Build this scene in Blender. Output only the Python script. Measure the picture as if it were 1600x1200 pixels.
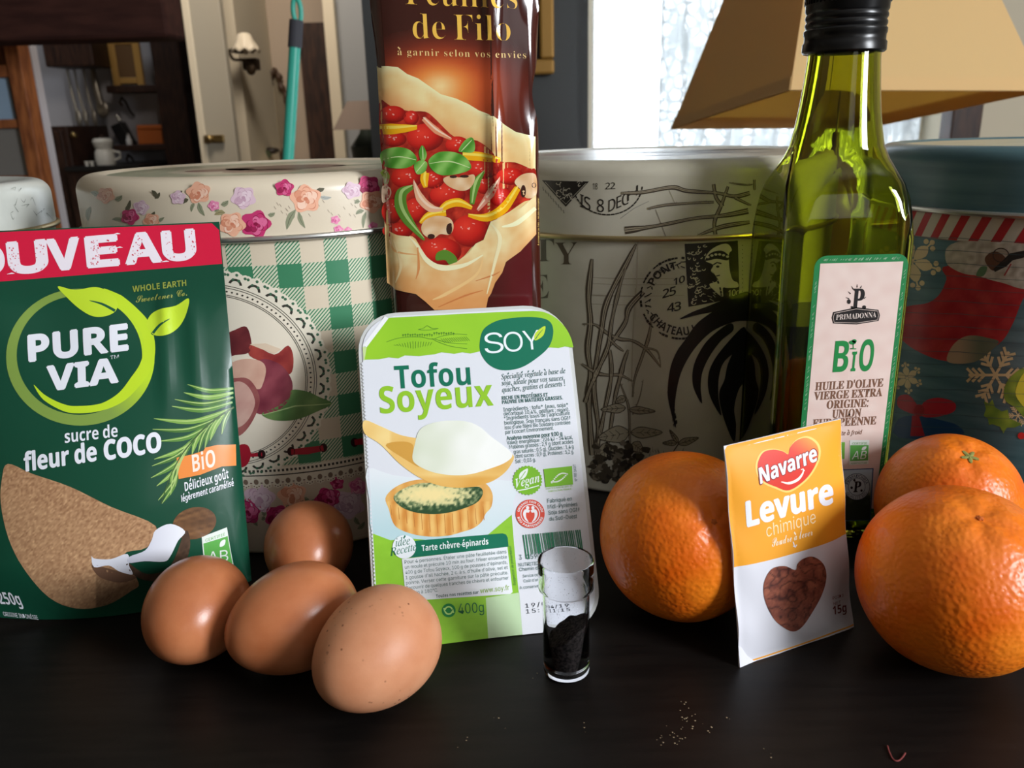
import bpy, bmesh, math, random, os, unicodedata
import numpy as np
from mathutils import Vector, Matrix, noise
from mathutils.geometry import delaunay_2d_cdt

for _o in list(bpy.data.objects):
    bpy.data.objects.remove(_o, do_unlink=True)
SC = bpy.context.scene
COL = SC.collection
random.seed(7)

# ------------------------------------------------------------------ camera
FPX, PITCH, ROLL, CAMH = 1300.0, math.radians(17.5), math.radians(1.5), 0.225
_R0 = np.array([1.0, 0, 0])
_F = np.array([0, math.cos(PITCH), -math.sin(PITCH)])
_U0 = np.array([0, math.sin(PITCH), math.cos(PITCH)])
_R = _R0 * math.cos(ROLL) - _U0 * math.sin(ROLL)
_U = _U0 * math.cos(ROLL) + _R0 * math.sin(ROLL)
_C = np.array([0, 0, CAMH])
cam_data = bpy.data.cameras.new('camera')
cam = bpy.data.objects.new('camera', cam_data)
COL.objects.link(cam)
cam_data.sensor_width = 36.0
cam_data.lens = FPX / 1600 * 36.0
cam_data.clip_start = 0.01
cam_data.clip_end = 60
cam.matrix_world = Matrix(((_R[0], _U[0], -_F[0], _C[0]), (_R[1], _U[1], -_F[1], _C[1]), (_R[2], _U[2], -_F[2], _C[2]), (0, 0, 0, 1)))
cam_data.dof.use_dof = True
cam_data.dof.focus_distance = 0.40
cam_data.dof.aperture_fstop = 17.0
SC.camera = cam

# ------------------------------------------------------------------ world, light, exposure
world = bpy.data.worlds.new('sky')
SC.world = world
world.use_nodes = True
_bg = world.node_tree.nodes['Background']
_bg.inputs['Color'].default_value = (0.86, 0.93, 1.0, 1)
_bg.inputs['Strength'].default_value = 7.0

def area_light(name, loc, target, sx, sy, power, color):
    l = bpy.data.lights.new(name, 'AREA')
    l.shape = 'RECTANGLE'; l.size = sx; l.size_y = sy; l.energy = power; l.color = color
    o = bpy.data.objects.new(name, l); COL.objects.link(o)
    o.location = loc
    d = Vector(target) - Vector(loc)
    o.rotation_euler = d.to_track_quat('-Z', 'Y').to_euler()
    return o
# daylight of the room's own window beside and behind the photographer, on the right-hand side
area_light('window_daylight', (1.92, -0.93, 0.86), (0.0, 0.35, 0.10), 0.62, 0.95, 76.0, (0.91, 0.95, 1.0))
# second, dimmer window further back on the same side
area_light('rear_window_daylight', (1.15, -2.9, 0.95), (0.1, 0.4, 0.1), 1.1, 1.3, 4.0, (0.98, 0.98, 1.0))
area_light('hall_fill', (-0.62, 2.3, 1.5), (-1.0, 3.6, 0.35), 0.6, 0.4, 22.0, (1.0, 0.88, 0.76))  # added fill lamp, out of view, brightens the hall wall
area_light('kitchen_fill', (-2.3, 3.7, 1.6), (-2.2, 4.6, 0.3), 0.9, 0.5, 4.0, (0.95, 0.97, 1.0))  # unseen fill lamp added to lift the kitchen recess

SC.view_settings.view_transform = 'Standard'
SC.view_settings.look = 'None'
SC.view_settings.exposure = 0.0
SC.view_settings.gamma = 1.0
SC.view_settings.use_curve_mapping = False
SC.cycles.max_bounces = 10
SC.cycles.diffuse_bounces = 3

# ------------------------------------------------------------------ helpers: pixels of the 1600x1200 frame to rays
def rays(p):
    p = np.asarray(p, float).reshape(-1, 2)
    return _F + ((p[:, :1] - 800) / FPX) * _R - ((p[:, 1:] - 600) / FPX) * _U
def project(P):
    d = np.asarray(P, float).reshape(-1, 3) - _C
    z = d @ _F
    return np.stack([800 + FPX * (d @ _R) / z, 600 - FPX * (d @ _U) / z], 1)
def at_depth(x, y, Y):
    d = rays([(x, y)])[0]
    return _C + d * (Y / d[1])
def on_table(x, y, z=0.0):
    d = rays([(x, y)])[0]
    return _C + d * ((z - CAMH) / d[2])

def lin(c, k=1.0):
    out = []
    for v in c[:3]:
        v = v / 255.0
        v = v / 12.92 if v <= 0.04045 else ((v + 0.055) / 1.055) ** 2.4
        out.append(min(v * k, 1.0))
    return tuple(out)

# ------------------------------------------------------------------ materials
MATS = {}
def mat(name, color=(200, 200, 200), rough=0.5, metal=0.0, spec=0.5, trans=0.0, ior=1.45, coat=0.0, sheen=0.0, sss=0.0, alpha=1.0, k=1.0):
    if name in MATS: return MATS[name]
    m = bpy.data.materials.new(name); m.use_nodes = True
    b = m.node_tree.nodes['Principled BSDF']
    b.inputs['Base Color'].default_value = (*lin(color, k), 1)
    b.inputs['Roughness'].default_value = rough
    b.inputs['Metallic'].default_value = metal
    b.inputs['Specular IOR Level'].default_value = spec
    b.inputs['Transmission Weight'].default_value = trans
    b.inputs['IOR'].default_value = ior
    b.inputs['Coat Weight'].default_value = coat
    b.inputs['Coat Roughness'].default_value = 0.08
    b.inputs['Alpha'].default_value = alpha
    if sss:
        b.inputs['Subsurface Weight'].default_value = sss
        b.inputs['Subsurface Radius'].default_value = (0.008, 0.004, 0.002)
        b.inputs['Subsurface Scale'].default_value = 0.6
    MATS[name] = m
    return m
def bsdf(m): return m.node_tree.nodes['Principled BSDF']
def N(m, t, **kw):
    n = m.node_tree.nodes.new(t)
    for k, v in kw.items(): setattr(n, k, v)
    return n
def L(m, a, b): m.node_tree.links.new(a, b)
def add_noise_color(m, c1, c2, scale, detail=4, lo=0.35, hi=0.65, coords='Object', stretch=(1, 1, 1), k=1.0):
    tc = N(m, 'ShaderNodeTexCoord'); mp = N(m, 'ShaderNodeMapping'); mp.inputs['Scale'].default_value = stretch
    L(m, tc.outputs[coords], mp.inputs[0])
    n = N(m, 'ShaderNodeTexNoise'); n.inputs['Scale'].default_value = scale; n.inputs['Detail'].default_value = detail
    L(m, mp.outputs[0], n.inputs['Vector'])
    r = N(m, 'ShaderNodeValToRGB'); r.color_ramp.elements[0].position = lo; r.color_ramp.elements[1].position = hi
    r.color_ramp.elements[0].color = (*lin(c1, k), 1); r.color_ramp.elements[1].color = (*lin(c2, k), 1)
    L(m, n.outputs['Fac'], r.inputs[0]); L(m, r.outputs[0], bsdf(m).inputs['Base Color'])
    return n, r, mp
def add_bump(m, kind='noise', scale=200, strength=0.2, dist=0.001, coords='Object', detail=3):
    tc = N(m, 'ShaderNodeTexCoord')
    t = N(m, 'ShaderNodeTexNoise' if kind == 'noise' else 'ShaderNodeTexVoronoi'); t.inputs['Scale'].default_value = scale
    if kind == 'noise': t.inputs['Detail'].default_value = detail
    else: t.feature = 'SMOOTH_F1'
    L(m, tc.outputs[coords], t.inputs['Vector'])
    b = N(m, 'ShaderNodeBump'); b.inputs['Strength'].default_value = strength; b.inputs['Distance'].default_value = dist
    L(m, t.outputs['Fac' if kind == 'noise' else 'Distance'], b.inputs['Height'])
    L(m, b.outputs[0], bsdf(m).inputs['Normal'])
    return b
def print_mat(name, rough=0.35, spec=0.5, coat=0.0, metal=0.0):
    if name in MATS: return MATS[name]
    m = mat(name, rough=rough, spec=spec, coat=coat, metal=metal)
    a = N(m, 'ShaderNodeVertexColor'); a.layer_name = 'Ink'
    L(m, a.outputs['Color'], bsdf(m).inputs['Base Color'])
    return m

# ------------------------------------------------------------------ objects
def link(o, parent=None):
    COL.objects.link(o)
    if parent is not None: o.parent = parent
    return o
def origin_of(parent):
    v = Vector((0, 0, 0))
    while parent is not None:
        v += parent.location; parent = parent.parent
    return v
def thing(name, label, cat, loc=(0, 0, 0), group=None):
    o = bpy.data.objects.new(name, None); link(o)
    o.empty_display_size = 0.02
    o.location = loc; o['label'] = label; o['category'] = cat
    if group: o['group'] = group
    return o
def tag(o, label=None, cat=None, group=None, kind=None):
    if label: o['label'] = label
    if cat: o['category'] = cat
    if group: o['group'] = group
    if kind: o['kind'] = kind
    return o
def mesh_obj(name, verts, faces, m, parent=None, smooth=False, loc=None):
    """verts are world coordinates; they become local to the parent"""
    off = np.array(origin_of(parent)) if parent is not None else np.array(loc if loc is not None else (0, 0, 0))
    me = bpy.data.meshes.new(name)
    v = np.asarray(verts, float) - off
    me.from_pydata(v.tolist(), [], [list(f) for f in faces])
    if m is not None:
        for mm in (m if isinstance(m, (list, tuple)) else [m]): me.materials.append(mm)
    if smooth:
        me.polygons.foreach_set('use_smooth', [True] * len(me.polygons))
    me.update()
    o = bpy.data.objects.new(name, me); link(o, parent)
    if parent is None and loc is not None: o.location = loc
    return o
def bm_obj(name, bm, m, parent=None, smooth=False, loc=None, sharp=None):
    off = Vector(origin_of(parent)) if parent is not None else Vector(loc if loc is not None else (0, 0, 0))
    bmesh.ops.translate(bm, verts=bm.verts, vec=-off)
    bmesh.ops.recalc_face_normals(bm, faces=bm.faces)
    me = bpy.data.meshes.new(name); bm.to_mesh(me); bm.free()
    if m is not None: me.materials.append(m)
    if smooth:
        me.polygons.foreach_set('use_smooth', [True] * len(me.polygons))
        if sharp: me.set_sharp_from_angle(angle=math.radians(sharp))
    o = bpy.data.objects.new(name, me); link(o, parent)
    if parent is None and loc is not None: o.location = loc
    return o
def box_bm(bm, lo, hi, bevel=0.0, rot=None, pivot=None):
    lo, hi = Vector(lo), Vector(hi)
    r = bmesh.ops.create_cube(bm, size=1.0)
    vs = r['verts']
    for v in vs:
        v.co = Vector(((v.co.x + .5) * (hi.x - lo.x) + lo.x, (v.co.y + .5) * (hi.y - lo.y) + lo.y, (v.co.z + .5) * (hi.z - lo.z) + lo.z))
    if rot is not None:
        bmesh.ops.rotate(bm, verts=vs, cent=Vector(pivot if pivot is not None else (lo + hi) / 2), matrix=rot)
    if bevel:
        es = list({e for v in vs for e in v.link_edges})
        bmesh.ops.bevel(bm, geom=es, offset=bevel, segments=2, affect='EDGES', profile=0.5)
def box(name, lo, hi, m, parent=None, bevel=0.0, rot=None, pivot=None, smooth=False):
    bm = bmesh.new(); box_bm(bm, lo, hi, bevel, rot, pivot)
    return bm_obj(name, bm, m, parent)
def lathe_data(prof, n=96, c=(0, 0, 0), a0=0.0, a1=2 * math.pi, closed=True):
    """prof: list of (r, z); returns verts, faces"""
    vs, fs = [], []
    k = len(prof)
    cols = n if closed else n + 1
    for i in range(cols):
        a = a0 + (a1 - a0) * i / n
        for r, z in prof: vs.append((c[0] + r * math.cos(a), c[1] + r * math.sin(a), c[2] + z))
    for i in range(n):
        j = (i + 1) % cols
        for q in range(k - 1):
            a, b, cc, d = i * k + q, j * k + q, j * k + q + 1, i * k + q + 1
            f = []
            for idx in (a, b, cc, d):
                f.append(idx)
            if prof[q][0] < 1e-7: f = [a, cc, d]
            elif prof[q + 1][0] < 1e-7: f = [a, b, cc]
            fs.append(f)
    return vs, fs
def lathe(name, prof, m, parent=None, n=96, c=(0, 0, 0), smooth=True, sharp=35):
    vs, fs = lathe_data(prof, n, c)
    bm = bmesh.new()
    bv = [bm.verts.new(v) for v in vs]
    for f in fs:
        try: bm.faces.new([bv[i] for i in f])
        except ValueError: pass
    bmesh.ops.remove_doubles(bm, verts=bm.verts, dist=1e-6)
    return bm_obj(name, bm, m, parent, smooth, sharp=sharp)
def tube_bm(bm, pts, r, n=10, caps=True):
    """r: radius or list of radii along pts"""
    pts = [Vector(p) for p in pts]
    rs = r if isinstance(r, (list, tuple)) else [r] * len(pts)
    rings = []
    up = None
    for i, p in enumerate(pts):
        t = (pts[min(i + 1, len(pts) - 1)] - pts[max(i - 1, 0)]).normalized()
        if up is None:
            up = t.orthogonal().normalized()
        up = (up - t * up.dot(t)).normalized()
        b = t.cross(up)
        rings.append([bm.verts.new(p + (up * math.cos(a) + b * math.sin(a)) * rs[i]) for a in [2 * math.pi * q / n for q in range(n)]])
    for i in range(len(rings) - 1):
        for q in range(n):
            bm.faces.new((rings[i][q], rings[i][(q + 1) % n], rings[i + 1][(q + 1) % n], rings[i + 1][q]))
    if caps:
        bm.faces.new(rings[0][::-1]); bm.faces.new(rings[-1])
def tube(name, pts, r, m, parent=None, n=10):
    bm = bmesh.new(); tube_bm(bm, pts, r, n)
    return bm_obj(name, bm, m, parent, True, sharp=50)

# ------------------------------------------------------------------ smooth curves (2-D)
def spl(pts, n=6, closed=True):
    p = np.asarray(pts, float); k = len(p); out = []
    rng = range(k) if closed else range(k - 1)
    for i in rng:
        if closed: a, b, c, d = p[(i - 1) % k], p[i], p[(i + 1) % k], p[(i + 2) % k]
        else: a, b, c, d = p[max(i - 1, 0)], p[i], p[i + 1], p[min(i + 2, k - 1)]
        for q in range(n):
            t = q / n
            out.append(0.5 * ((2 * b) + (c - a) * t + (2 * a - 5 * b + 4 * c - d) * t * t + (3 * b - a - 3 * c + d) * t ** 3))
    if not closed: out.append(p[-1])
    return [tuple(x) for x in out]
def ellpts(cx, cy, rx, ry, rot=0.0, n=28, a0=0.0, a1=2 * math.pi):
    c, s = math.cos(rot), math.sin(rot)
    full = abs(a1 - a0 - 2 * math.pi) < 1e-6
    out = []
    for i in range(n if full else n + 1):
        a = a0 + (a1 - a0) * i / n
        x, y = rx * math.cos(a), ry * math.sin(a)
        out.append((cx + x * c - y * s, cy + x * s + y * c))
    return out
def nz(x, y, s=1.0, z=0.0): return noise.noise(Vector((x * s, y * s, z)))
def mixc(a, b, t):
    t = 0 if t < 0 else 1 if t > 1 else t
    return tuple(a[i] + (b[i] - a[i]) * t for i in range(3))

# ------------------------------------------------------------------ surfaces that carry print
class PlaneSurf:
    """flat or gently bulging face: origin + u*ex + v*ey + (bulge(u,v)+lift)*n"""
    def __init__(s, o, ex, ey, bulge=None, maxedge=None):
        s.o = np.array(o, float); s.ex = np.array(ex, float); s.ex /= np.linalg.norm(s.ex)
        s.ey = np.array(ey, float); s.ey /= np.linalg.norm(s.ey)
        s.n = np.cross(s.ex, s.ey); s.bulge = bulge; s.maxedge = maxedge
    def to_uv(s, p):
        d = rays(p); h = np.zeros(len(d))
        for _ in range(1 if s.bulge is None else 6):
            t = (((s.o - _C) @ s.n) + h) / (d @ s.n)
            q = _C + d * t[:, None] - s.o
            uv = np.stack([q @ s.ex, q @ s.ey], 1)
            if s.bulge is not None: h = s.bulge(uv[:, 0], uv[:, 1])
        return uv
    def pos(s, uv, lift):
        h = np.asarray(lift, float) * np.ones(len(uv))
        if s.bulge is not None: h = h + s.bulge(uv[:, 0], uv[:, 1])
        return s.o + uv[:, :1] * s.ex + uv[:, 1:] * s.ey + h[:, None] * s.n
class CylSurf:
    """upright round tin: u = arc length from the direction facing the camera, v = height"""
    def __init__(s, cx, cy, R, maxedge=0.006):
        s.c = np.array([cx, cy]); s.R = R; s.maxedge = maxedge
        s.a0 = math.atan2(-cy, -cx)
    def to_uv(s, p):
        d = rays(p); o = _C[:2] - s.c
        a = (d[:, :2] ** 2).sum(1); b = 2 * (d[:, :2] @ o); c = o @ o - s.R ** 2
        D = b * b - 4 * a * c
        bad = D < 0
        t = (-b - np.sqrt(np.where(bad, 0, D))) / (2 * a)
        P = _C + d * t[:, None]
        ang = np.arctan2(P[:, 1] - s.c[1], P[:, 0] - s.c[0]) - s.a0
        ang = (ang + math.pi) % (2 * math.pi) - math.pi
        return np.stack([ang * s.R, P[:, 2]], 1)
    def pos(s, uv, lift):
        a = uv[:, 0] / s.R + s.a0; r = s.R + np.asarray(lift, float)
        return np.stack([s.c[0] + r * np.cos(a), s.c[1] + r * np.sin(a), uv[:, 1]], 1)

# ------------------------------------------------------------------ lettering
FONTS = {}
def font(name):
    if name not in FONTS:
        f = None
        if name != 'base':
            try:
                f = bpy.data.fonts.load(os.path.join(bpy.utils.system_resource('DATAFILES', path='fonts'), name))
            except Exception: f = None
        FONTS[name] = f
    return FONTS[name]
STYLES = {  # style: (font, capital base, small base, digit base)
    'sans': ('Inter.woff2', None, None, None), 'plain': ('base', None, None, None),
    'serifb': ('NotoSansMath-Regular.woff2', 0x1D400, 0x1D41A, 0x1D7CE), 'serifi': ('NotoSansMath-Regular.woff2', 0x1D434, 0x1D44E, None),
    'scriptb': ('NotoSansMath-Regular.woff2', 0x1D4D0, 0x1D4EA, None), 'serifbi': ('NotoSansMath-Regular.woff2', 0x1D468, 0x1D482, None),
    'sansb': ('NotoSansMath-Regular.woff2', 0x1D5D4, 0x1D5EE, 0x1D7EC), 'sansi': ('NotoSansMath-Regular.woff2', 0x1D608, 0x1D622, 0x1D7E2)}
def style_char(ch, st):
    f, A, a, d = STYLES[st]
    if A is None: return ch, ''
    dec = unicodedata.normalize('NFD', ch); base, acc = dec[0], dec[1:]
    if 'A' <= base <= 'Z': o = chr(A + ord(base) - 65)
    elif 'a' <= base <= 'z':
        o = chr(a + ord(base) - 97)
        if st == 'serifi' and base == 'h': o = '\u210e'
    elif '0' <= base <= '9' and d: o = chr(d + ord(base) - 48)
    else: o = base
    return o, acc
GLY = {}
_tc = bpy.data.curves.new('lettering_source', 'FONT'); _to = bpy.data.objects.new('lettering_source', _tc)
def _shape(body, fname, off, res):
    _tc.body = body; _tc.size = 1.0; _tc.offset = off; _tc.resolution_u = res
    f = font(fname)
    _tc.font = f if f is not None else (font('base') or _tc.font)
    _tc.fill_mode = 'BOTH'; _tc.dimensions = '2D'
    me = _to.to_mesh()
    n = len(me.vertices); v = np.zeros(n * 3); me.vertices.foreach_get('co', v); v = v.reshape(-1, 3)[:, :2]
    me.calc_loop_triangles(); t = np.zeros(len(me.loop_triangles) * 3, int); me.loop_triangles.foreach_get('vertices', t)
    _to.to_mesh_clear()
    return v, t.reshape(-1, 3)
def glyph(ch, st, off, res):
    key = (ch, st, off, res)
    if key in GLY: return GLY[key]
    fn = STYLES[st][0]; g, acc = style_char(ch, st)
    v, t = _shape(g, fn, off, res) if ch != ' ' else (np.zeros((0, 2)), np.zeros((0, 3), int))
    hk = ('HH', st); H = style_char('H', st)[0]
    if hk not in GLY:
        GLY[hk] = _shape(H + H, fn, 0, 2)[0][:, 0].max(); GLY[('cap', st)] = _shape(H, fn, 0, 2)[0][:, 1].max()
    adv = _shape(H + g + H, fn, 0, 2)[0][:, 0].max() - GLY[hk]
    if acc and len(v):
        cx = (v[:, 0].max() + v[:, 0].min()) / 2; top = v[:, 1].max() + .07; w = .05 + off
        seg = {'\u0301': [(-.04, 0), (.1, .15)], '\u0300': [(.04, 0), (-.1, .15)]}.get(acc[0], [(-.1, 0), (0, .13), (.1, 0)])
        for (x0, y0), (x1, y1) in zip(seg, seg[1:]):
            dx, dy = x1 - x0, y1 - y0; l = math.hypot(dx, dy); nx, ny = -dy / l * w, dx / l * w
            k = len(v)
            v = np.vstack([v, [(cx + x0 - nx, top + y0 - ny), (cx + x1 - nx, top + y1 - ny), (cx + x1 + nx, top + y1 + ny), (cx + x0 + nx, top + y0 + ny)]])
            t = np.vstack([t, [(k, k + 1, k + 2), (k, k + 2, k + 3)]])
    GLY[key] = (v, t, adv)
    return GLY[key]
def layout(s, st, off, res, track=0.0):
    V, T, x, k = [], [], 0.0, 0
    for ch in s:
        v, t, adv = glyph(ch, st, off, res)
        if len(v):
            V.append(v + (x, 0)); T.append(t + k); k += len(v)
        x += adv + track
    V = np.vstack(V); T = np.vstack(T)
    V[:, 0] -= V[:, 0].min()
    return V, T, V[:, 0].max(), GLY[('cap', st)]

# ------------------------------------------------------------------ print (thin inked shapes lying on a surface)
LIFT = 0.00004
class Art:
    def __init__(s, surf, gain=1.0):
        s.surf = surf; s.V = []; s.T = []; s.C = []; s.Lv = []; s.k = 0; s.z = 2; s.gain = gain
        s.ox = s.oy = 0.0; s.sc = 1.0
    def frame(s, ox=0.0, oy=0.0, sc=1.0): s.ox, s.oy, s.sc = ox, oy, sc; return s
    def px(s, p):
        p = np.asarray(p, float).reshape(-1, 2)
        return p / s.sc + (s.ox, s.oy)
    def add_uv(s, uv, tris, col, z=None, pts=None):
        n = len(uv); z = s.z if z is None else z
        if callable(col): C = np.array([lin(col(*q), s.gain) for q in pts])
        else: C = np.tile(lin(col, s.gain), (n, 1))
        s.V.append(np.asarray(uv, float)); s.T.append(np.asarray(tris, int).reshape(-1, 3) + s.k); s.C.append(C); s.Lv.append(np.full(n, float(z))); s.k += n
    def add(s, pts, tris, col, z=None):
        s.add_uv(s.surf.to_uv(s.px(pts)), tris, col, z, pts)
    def _cdt(s, pts, step=None, holes=()):
        pts = [tuple(map(float, p)) for p in pts]
        vs = [Vector(p) for p in pts]; loops = [list(range(len(pts)))]
        for h in holes:
            k = len(vs); vs += [Vector(p) for p in h]; loops.append(list(range(k, len(vs))))
        if step:
            P = np.array(pts); lo = P.min(0); hi = P.max(0)
            xs = np.arange(lo[0] + step / 2, hi[0], step); ys = np.arange(lo[1] + step / 2, hi[1], step)
            gx, gy = np.meshgrid(xs, ys); G = np.stack([gx.ravel(), gy.ravel()], 1)
            ins = np.zeros(len(G), bool); Q = np.roll(P, -1, 0)
            for (x0, y0), (x1, y1) in zip(P, Q):
                c = ((y0 > G[:, 1]) != (y1 > G[:, 1]))
                if y0 != y1: ins ^= c & (G[:, 0] < (x1 - x0) * (G[:, 1] - y0) / (y1 - y0) + x0)
            vs += [Vector(p) for p in G[ins]]
        r = delaunay_2d_cdt(vs, [], loops, 2 if holes else 1, 1e-5)
        v = np.array([(p.x, p.y) for p in r[0]]); t = []
        for f in r[2]:
            for q in range(1, len(f) - 1): t.append((f[0], f[q], f[q + 1]))
        return v, np.array(t, int).reshape(-1, 3)
    def fill(s, pts, col, step=None, z=None, holes=()):
        v, t = s._cdt(pts, step, holes)
        s.add(v, t, col, z)
    def fill_uv(s, pts, col, z=None, step=None):
        v, t = s._cdt(pts, step); s.add_uv(v, t, col, z, v)
    def quad_uv(s, u0, v0, u1, v1, col, z=None):
        s.add_uv([(u0, v0), (u1, v0), (u1, v1), (u0, v1)], [(0, 1, 2), (0, 2, 3)], col, z)
    def ell(s, cx, cy, rx, ry=None, col=(0, 0, 0), rot=0.0, z=None, n=26, step=None):
        s.fill(ellpts(cx, cy, rx, ry if ry is not None else rx, rot, n), col, step, z)
    def ring(s, cx, cy, rx, ry, w, col, rot=0.0, n=48, z=None, a0=0.0, a1=2 * math.pi):
        s.stroke(ellpts(cx, cy, rx, ry, rot, n, a0, a1), w, col, z=z, closed=abs(a1 - a0 - 2 * math.pi) < 1e-6)
    def stroke(s, pts, w, col, z=None, closed=False, smooth=0, taper=None):
        """w: width in frame units, or a list (per point)"""
        if smooth: pts = spl(pts, smooth, closed)
        p = np.asarray(pts, float); n = len(p)
        if closed: t = np.roll(p, -1, 0) - np.roll(p, 1, 0)
        else: t = np.gradient(p, axis=0)
        l = np.hypot(t[:, 0], t[:, 1]); l[l == 0] = 1
        nr = np.stack([-t[:, 1] / l, t[:, 0] / l], 1)
        if isinstance(w, (list, tuple)): ww = np.interp(np.linspace(0, 1, n), np.linspace(0, 1, len(w)), w)
        else: ww = np.full(n, float(w))
        a = p + nr * ww[:, None] / 2; b = p - nr * ww[:, None] / 2
        V = np.vstack([a, b]); T = []
        for i in range(n if closed else n - 1):
            j = (i + 1) % n; T += [(i, j, n + j), (i, n + j, n + i)]
        s.add(V, T, col, z)
    def text(s, string, p0, p1, h, col, st='sans', bold=0.0, res=3, z=None, track=0.0, slant=0.0, arc=0.0, up=None, fat=0.0):
        """baseline from p0 to p1, capitals h high (frame units); arc: sagitta of the baseline"""
        V, T, W, cap = layout(string, st, bold, res, track)
        p0 = np.array(p0, float); p1 = np.array(p1, float)
        mid = (s.px([p0])[0] + s.px([p1])[0]) / 2
        if up is None:
            uv = s.surf.to_uv([mid]); a = s.surf.pos(uv, 0); b = s.surf.pos(uv + (0, 1e-3), 0)
            up = (project(b) - project(a))[0]; up /= np.linalg.norm(up)
        up = np.array(up, float)
        base = (p1 - p0); L_ = np.linalg.norm(base)
        g = V[:, :1] / W; hh = V[:, 1:] / cap * h
        P = p0 + g * base + hh * up + (hh * slant) * (base / L_)
        if arc:
            P = P + (4 * arc * g * (1 - g)) * up
        if fat:
            for q, (dx, dy) in enumerate(((fat, 0), (-fat, 0), (0, fat), (0, -fat))): s.add(P + (dx, dy), T, col, (s.z if z is None else z) + .12 * (q + 1))
        s.add(P, T, col, z)
    def text_circle(s, string, cx, cy, r, a0, a1, h, col, st='sans', bold=0.0, res=2, z=None, inside=False):
        """letters along a circle from angle a0 to a1 (image angles, degrees); inside: heads towards the centre"""
        V, T, W, cap = layout(string, st, bold, res)
        a = np.radians(a0 + (a1 - a0) * V[:, 0] / W); rr = r + (-1 if inside else 1) * V[:, 1] / cap * h
        s.add(np.stack([cx + rr * np.cos(a), cy + rr * np.sin(a)], 1), T, col, z)
    def build(s, name, m, parent):
        V = np.vstack(s.V); T = np.vstack(s.T); C = np.vstack(s.C); Lv = np.concatenate(s.Lv)
        D = np.hstack([V, Lv[:, None], C])
        me_ = s.surf.maxedge
        if me_:
            tri = D[T]
            done = []
            for _ in range(12):
                e = np.linalg.norm(np.roll(tri[:, :, :2], -1, 1) - tri[:, :, :2], axis=2)
                big = e.max(1) > me_
                done.append(tri[~big]); tri = tri[big]; e = e[big]
                if not len(tri): break
                i = e.argmax(1); r = np.arange(len(tri))
                a = tri[r, i]; b = tri[r, (i + 1) % 3]; c = tri[r, (i + 2) % 3]; m_ = (a + b) / 2
                tri = np.vstack([np.stack([a, m_, c], 1), np.stack([m_, b, c], 1)])
            if len(tri): done.append(tri)
            tri = np.vstack(done).reshape(-1, D.shape[1])
            D, inv = np.unique(np.round(tri, 7), axis=0, return_inverse=True)
            T = np.asarray(inv).reshape(-1, 3)
        P = s.surf.pos(D[:, :2], D[:, 2] * LIFT)
        # faces towards the front
        A, B, Cc = P[T[:, 0]], P[T[:, 1]], P[T[:, 2]]
        nrm = np.cross(B - A, Cc - A)
        ok = np.linalg.norm(nrm, axis=1) > 1e-14
        T = T[ok]; nrm = nrm[ok]
        flip = ((_C - P[T[:, 0]]) * nrm).sum(1) < 0
        T[flip] = T[flip][:, ::-1]
        off = np.array(origin_of(parent))
        me = bpy.data.meshes.new(name)
        me.vertices.add(len(P)); me.vertices.foreach_set('co', (P - off).ravel())
        me.loops.add(len(T) * 3); me.loops.foreach_set('vertex_index', T.ravel().astype(np.int32))
        me.polygons.add(len(T)); me.polygons.foreach_set('loop_start', np.arange(0, len(T) * 3, 3, dtype=np.int32))
        me.polygons.foreach_set('use_smooth', [True] * len(T))
        ca = me.color_attributes.new('Ink', 'FLOAT_COLOR', 'POINT')
        ca.data.foreach_set('color', np.hstack([D[:, 3:6], np.ones((len(D), 1))]).ravel())
        me.materials.append(m)
        me.update(calc_edges=True)
        o = bpy.data.objects.new(name, me); link(o, parent)
        return o
# ================================================================== the setting
FLOOR_Z, CEIL_Z = -0.75, 1.75
m_wall_dark = mat('dark_grey_plaster', (72, 74, 74), 0.9); add_bump(m_wall_dark, 'noise', 60, 0.15, 0.002)
m_wall_hall = mat('beige_plaster', (176, 160, 142), 0.9); add_bump(m_wall_hall, 'noise', 40, 0.15, 0.002)
m_wall_cream = mat('cream_plaster', (205, 195, 172), 0.9); add_bump(m_wall_cream, 'noise', 40, 0.15, 0.002)
m_wall_lav = mat('pale_grey_plaster', (196, 196, 205), 0.9); add_bump(m_wall_lav, 'noise', 40, 0.15, 0.002)
m_paint = mat('cream_gloss_paint', (216, 204, 178), 0.45)
m_blur = mat('dark_brown_finger_blur', (58, 32, 27), 0.8, spec=.2); add_noise_color(m_blur, (48, 26, 22), (64, 37, 31), 9, stretch=(1, 6, 6))
m_brown = mat('orange_brown_wood', (150, 88, 48), 0.5); add_noise_color(m_brown, (120, 66, 36), (170, 104, 58), 14, stretch=(6, 6, 1))
m_darkwood = mat('dark_stained_wood', (52, 32, 24), 0.5); add_noise_color(m_darkwood, (38, 22, 17), (66, 42, 30), 14, stretch=(6, 6, 1))
m_tile = mat('white_tile', (190, 190, 196), 0.3)
m_floor = mat('brown_floor', (120, 92, 68), 0.5); add_noise_color(m_floor, (100, 74, 52), (140, 108, 80), 6, stretch=(1, 8, 1))
m_ceil = mat('white_ceiling', (222, 220, 214), 0.9)

def struct(name, lo, hi, m, bevel=0.0):
    o = box(name, lo, hi, m, bevel=bevel); o['kind'] = 'structure'; return o
def X(px, Y, py=150): return float(at_depth(px, py, Y)[0])
def Z(py, Y, px=800): return float(at_depth(px, py, Y)[2])

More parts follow.
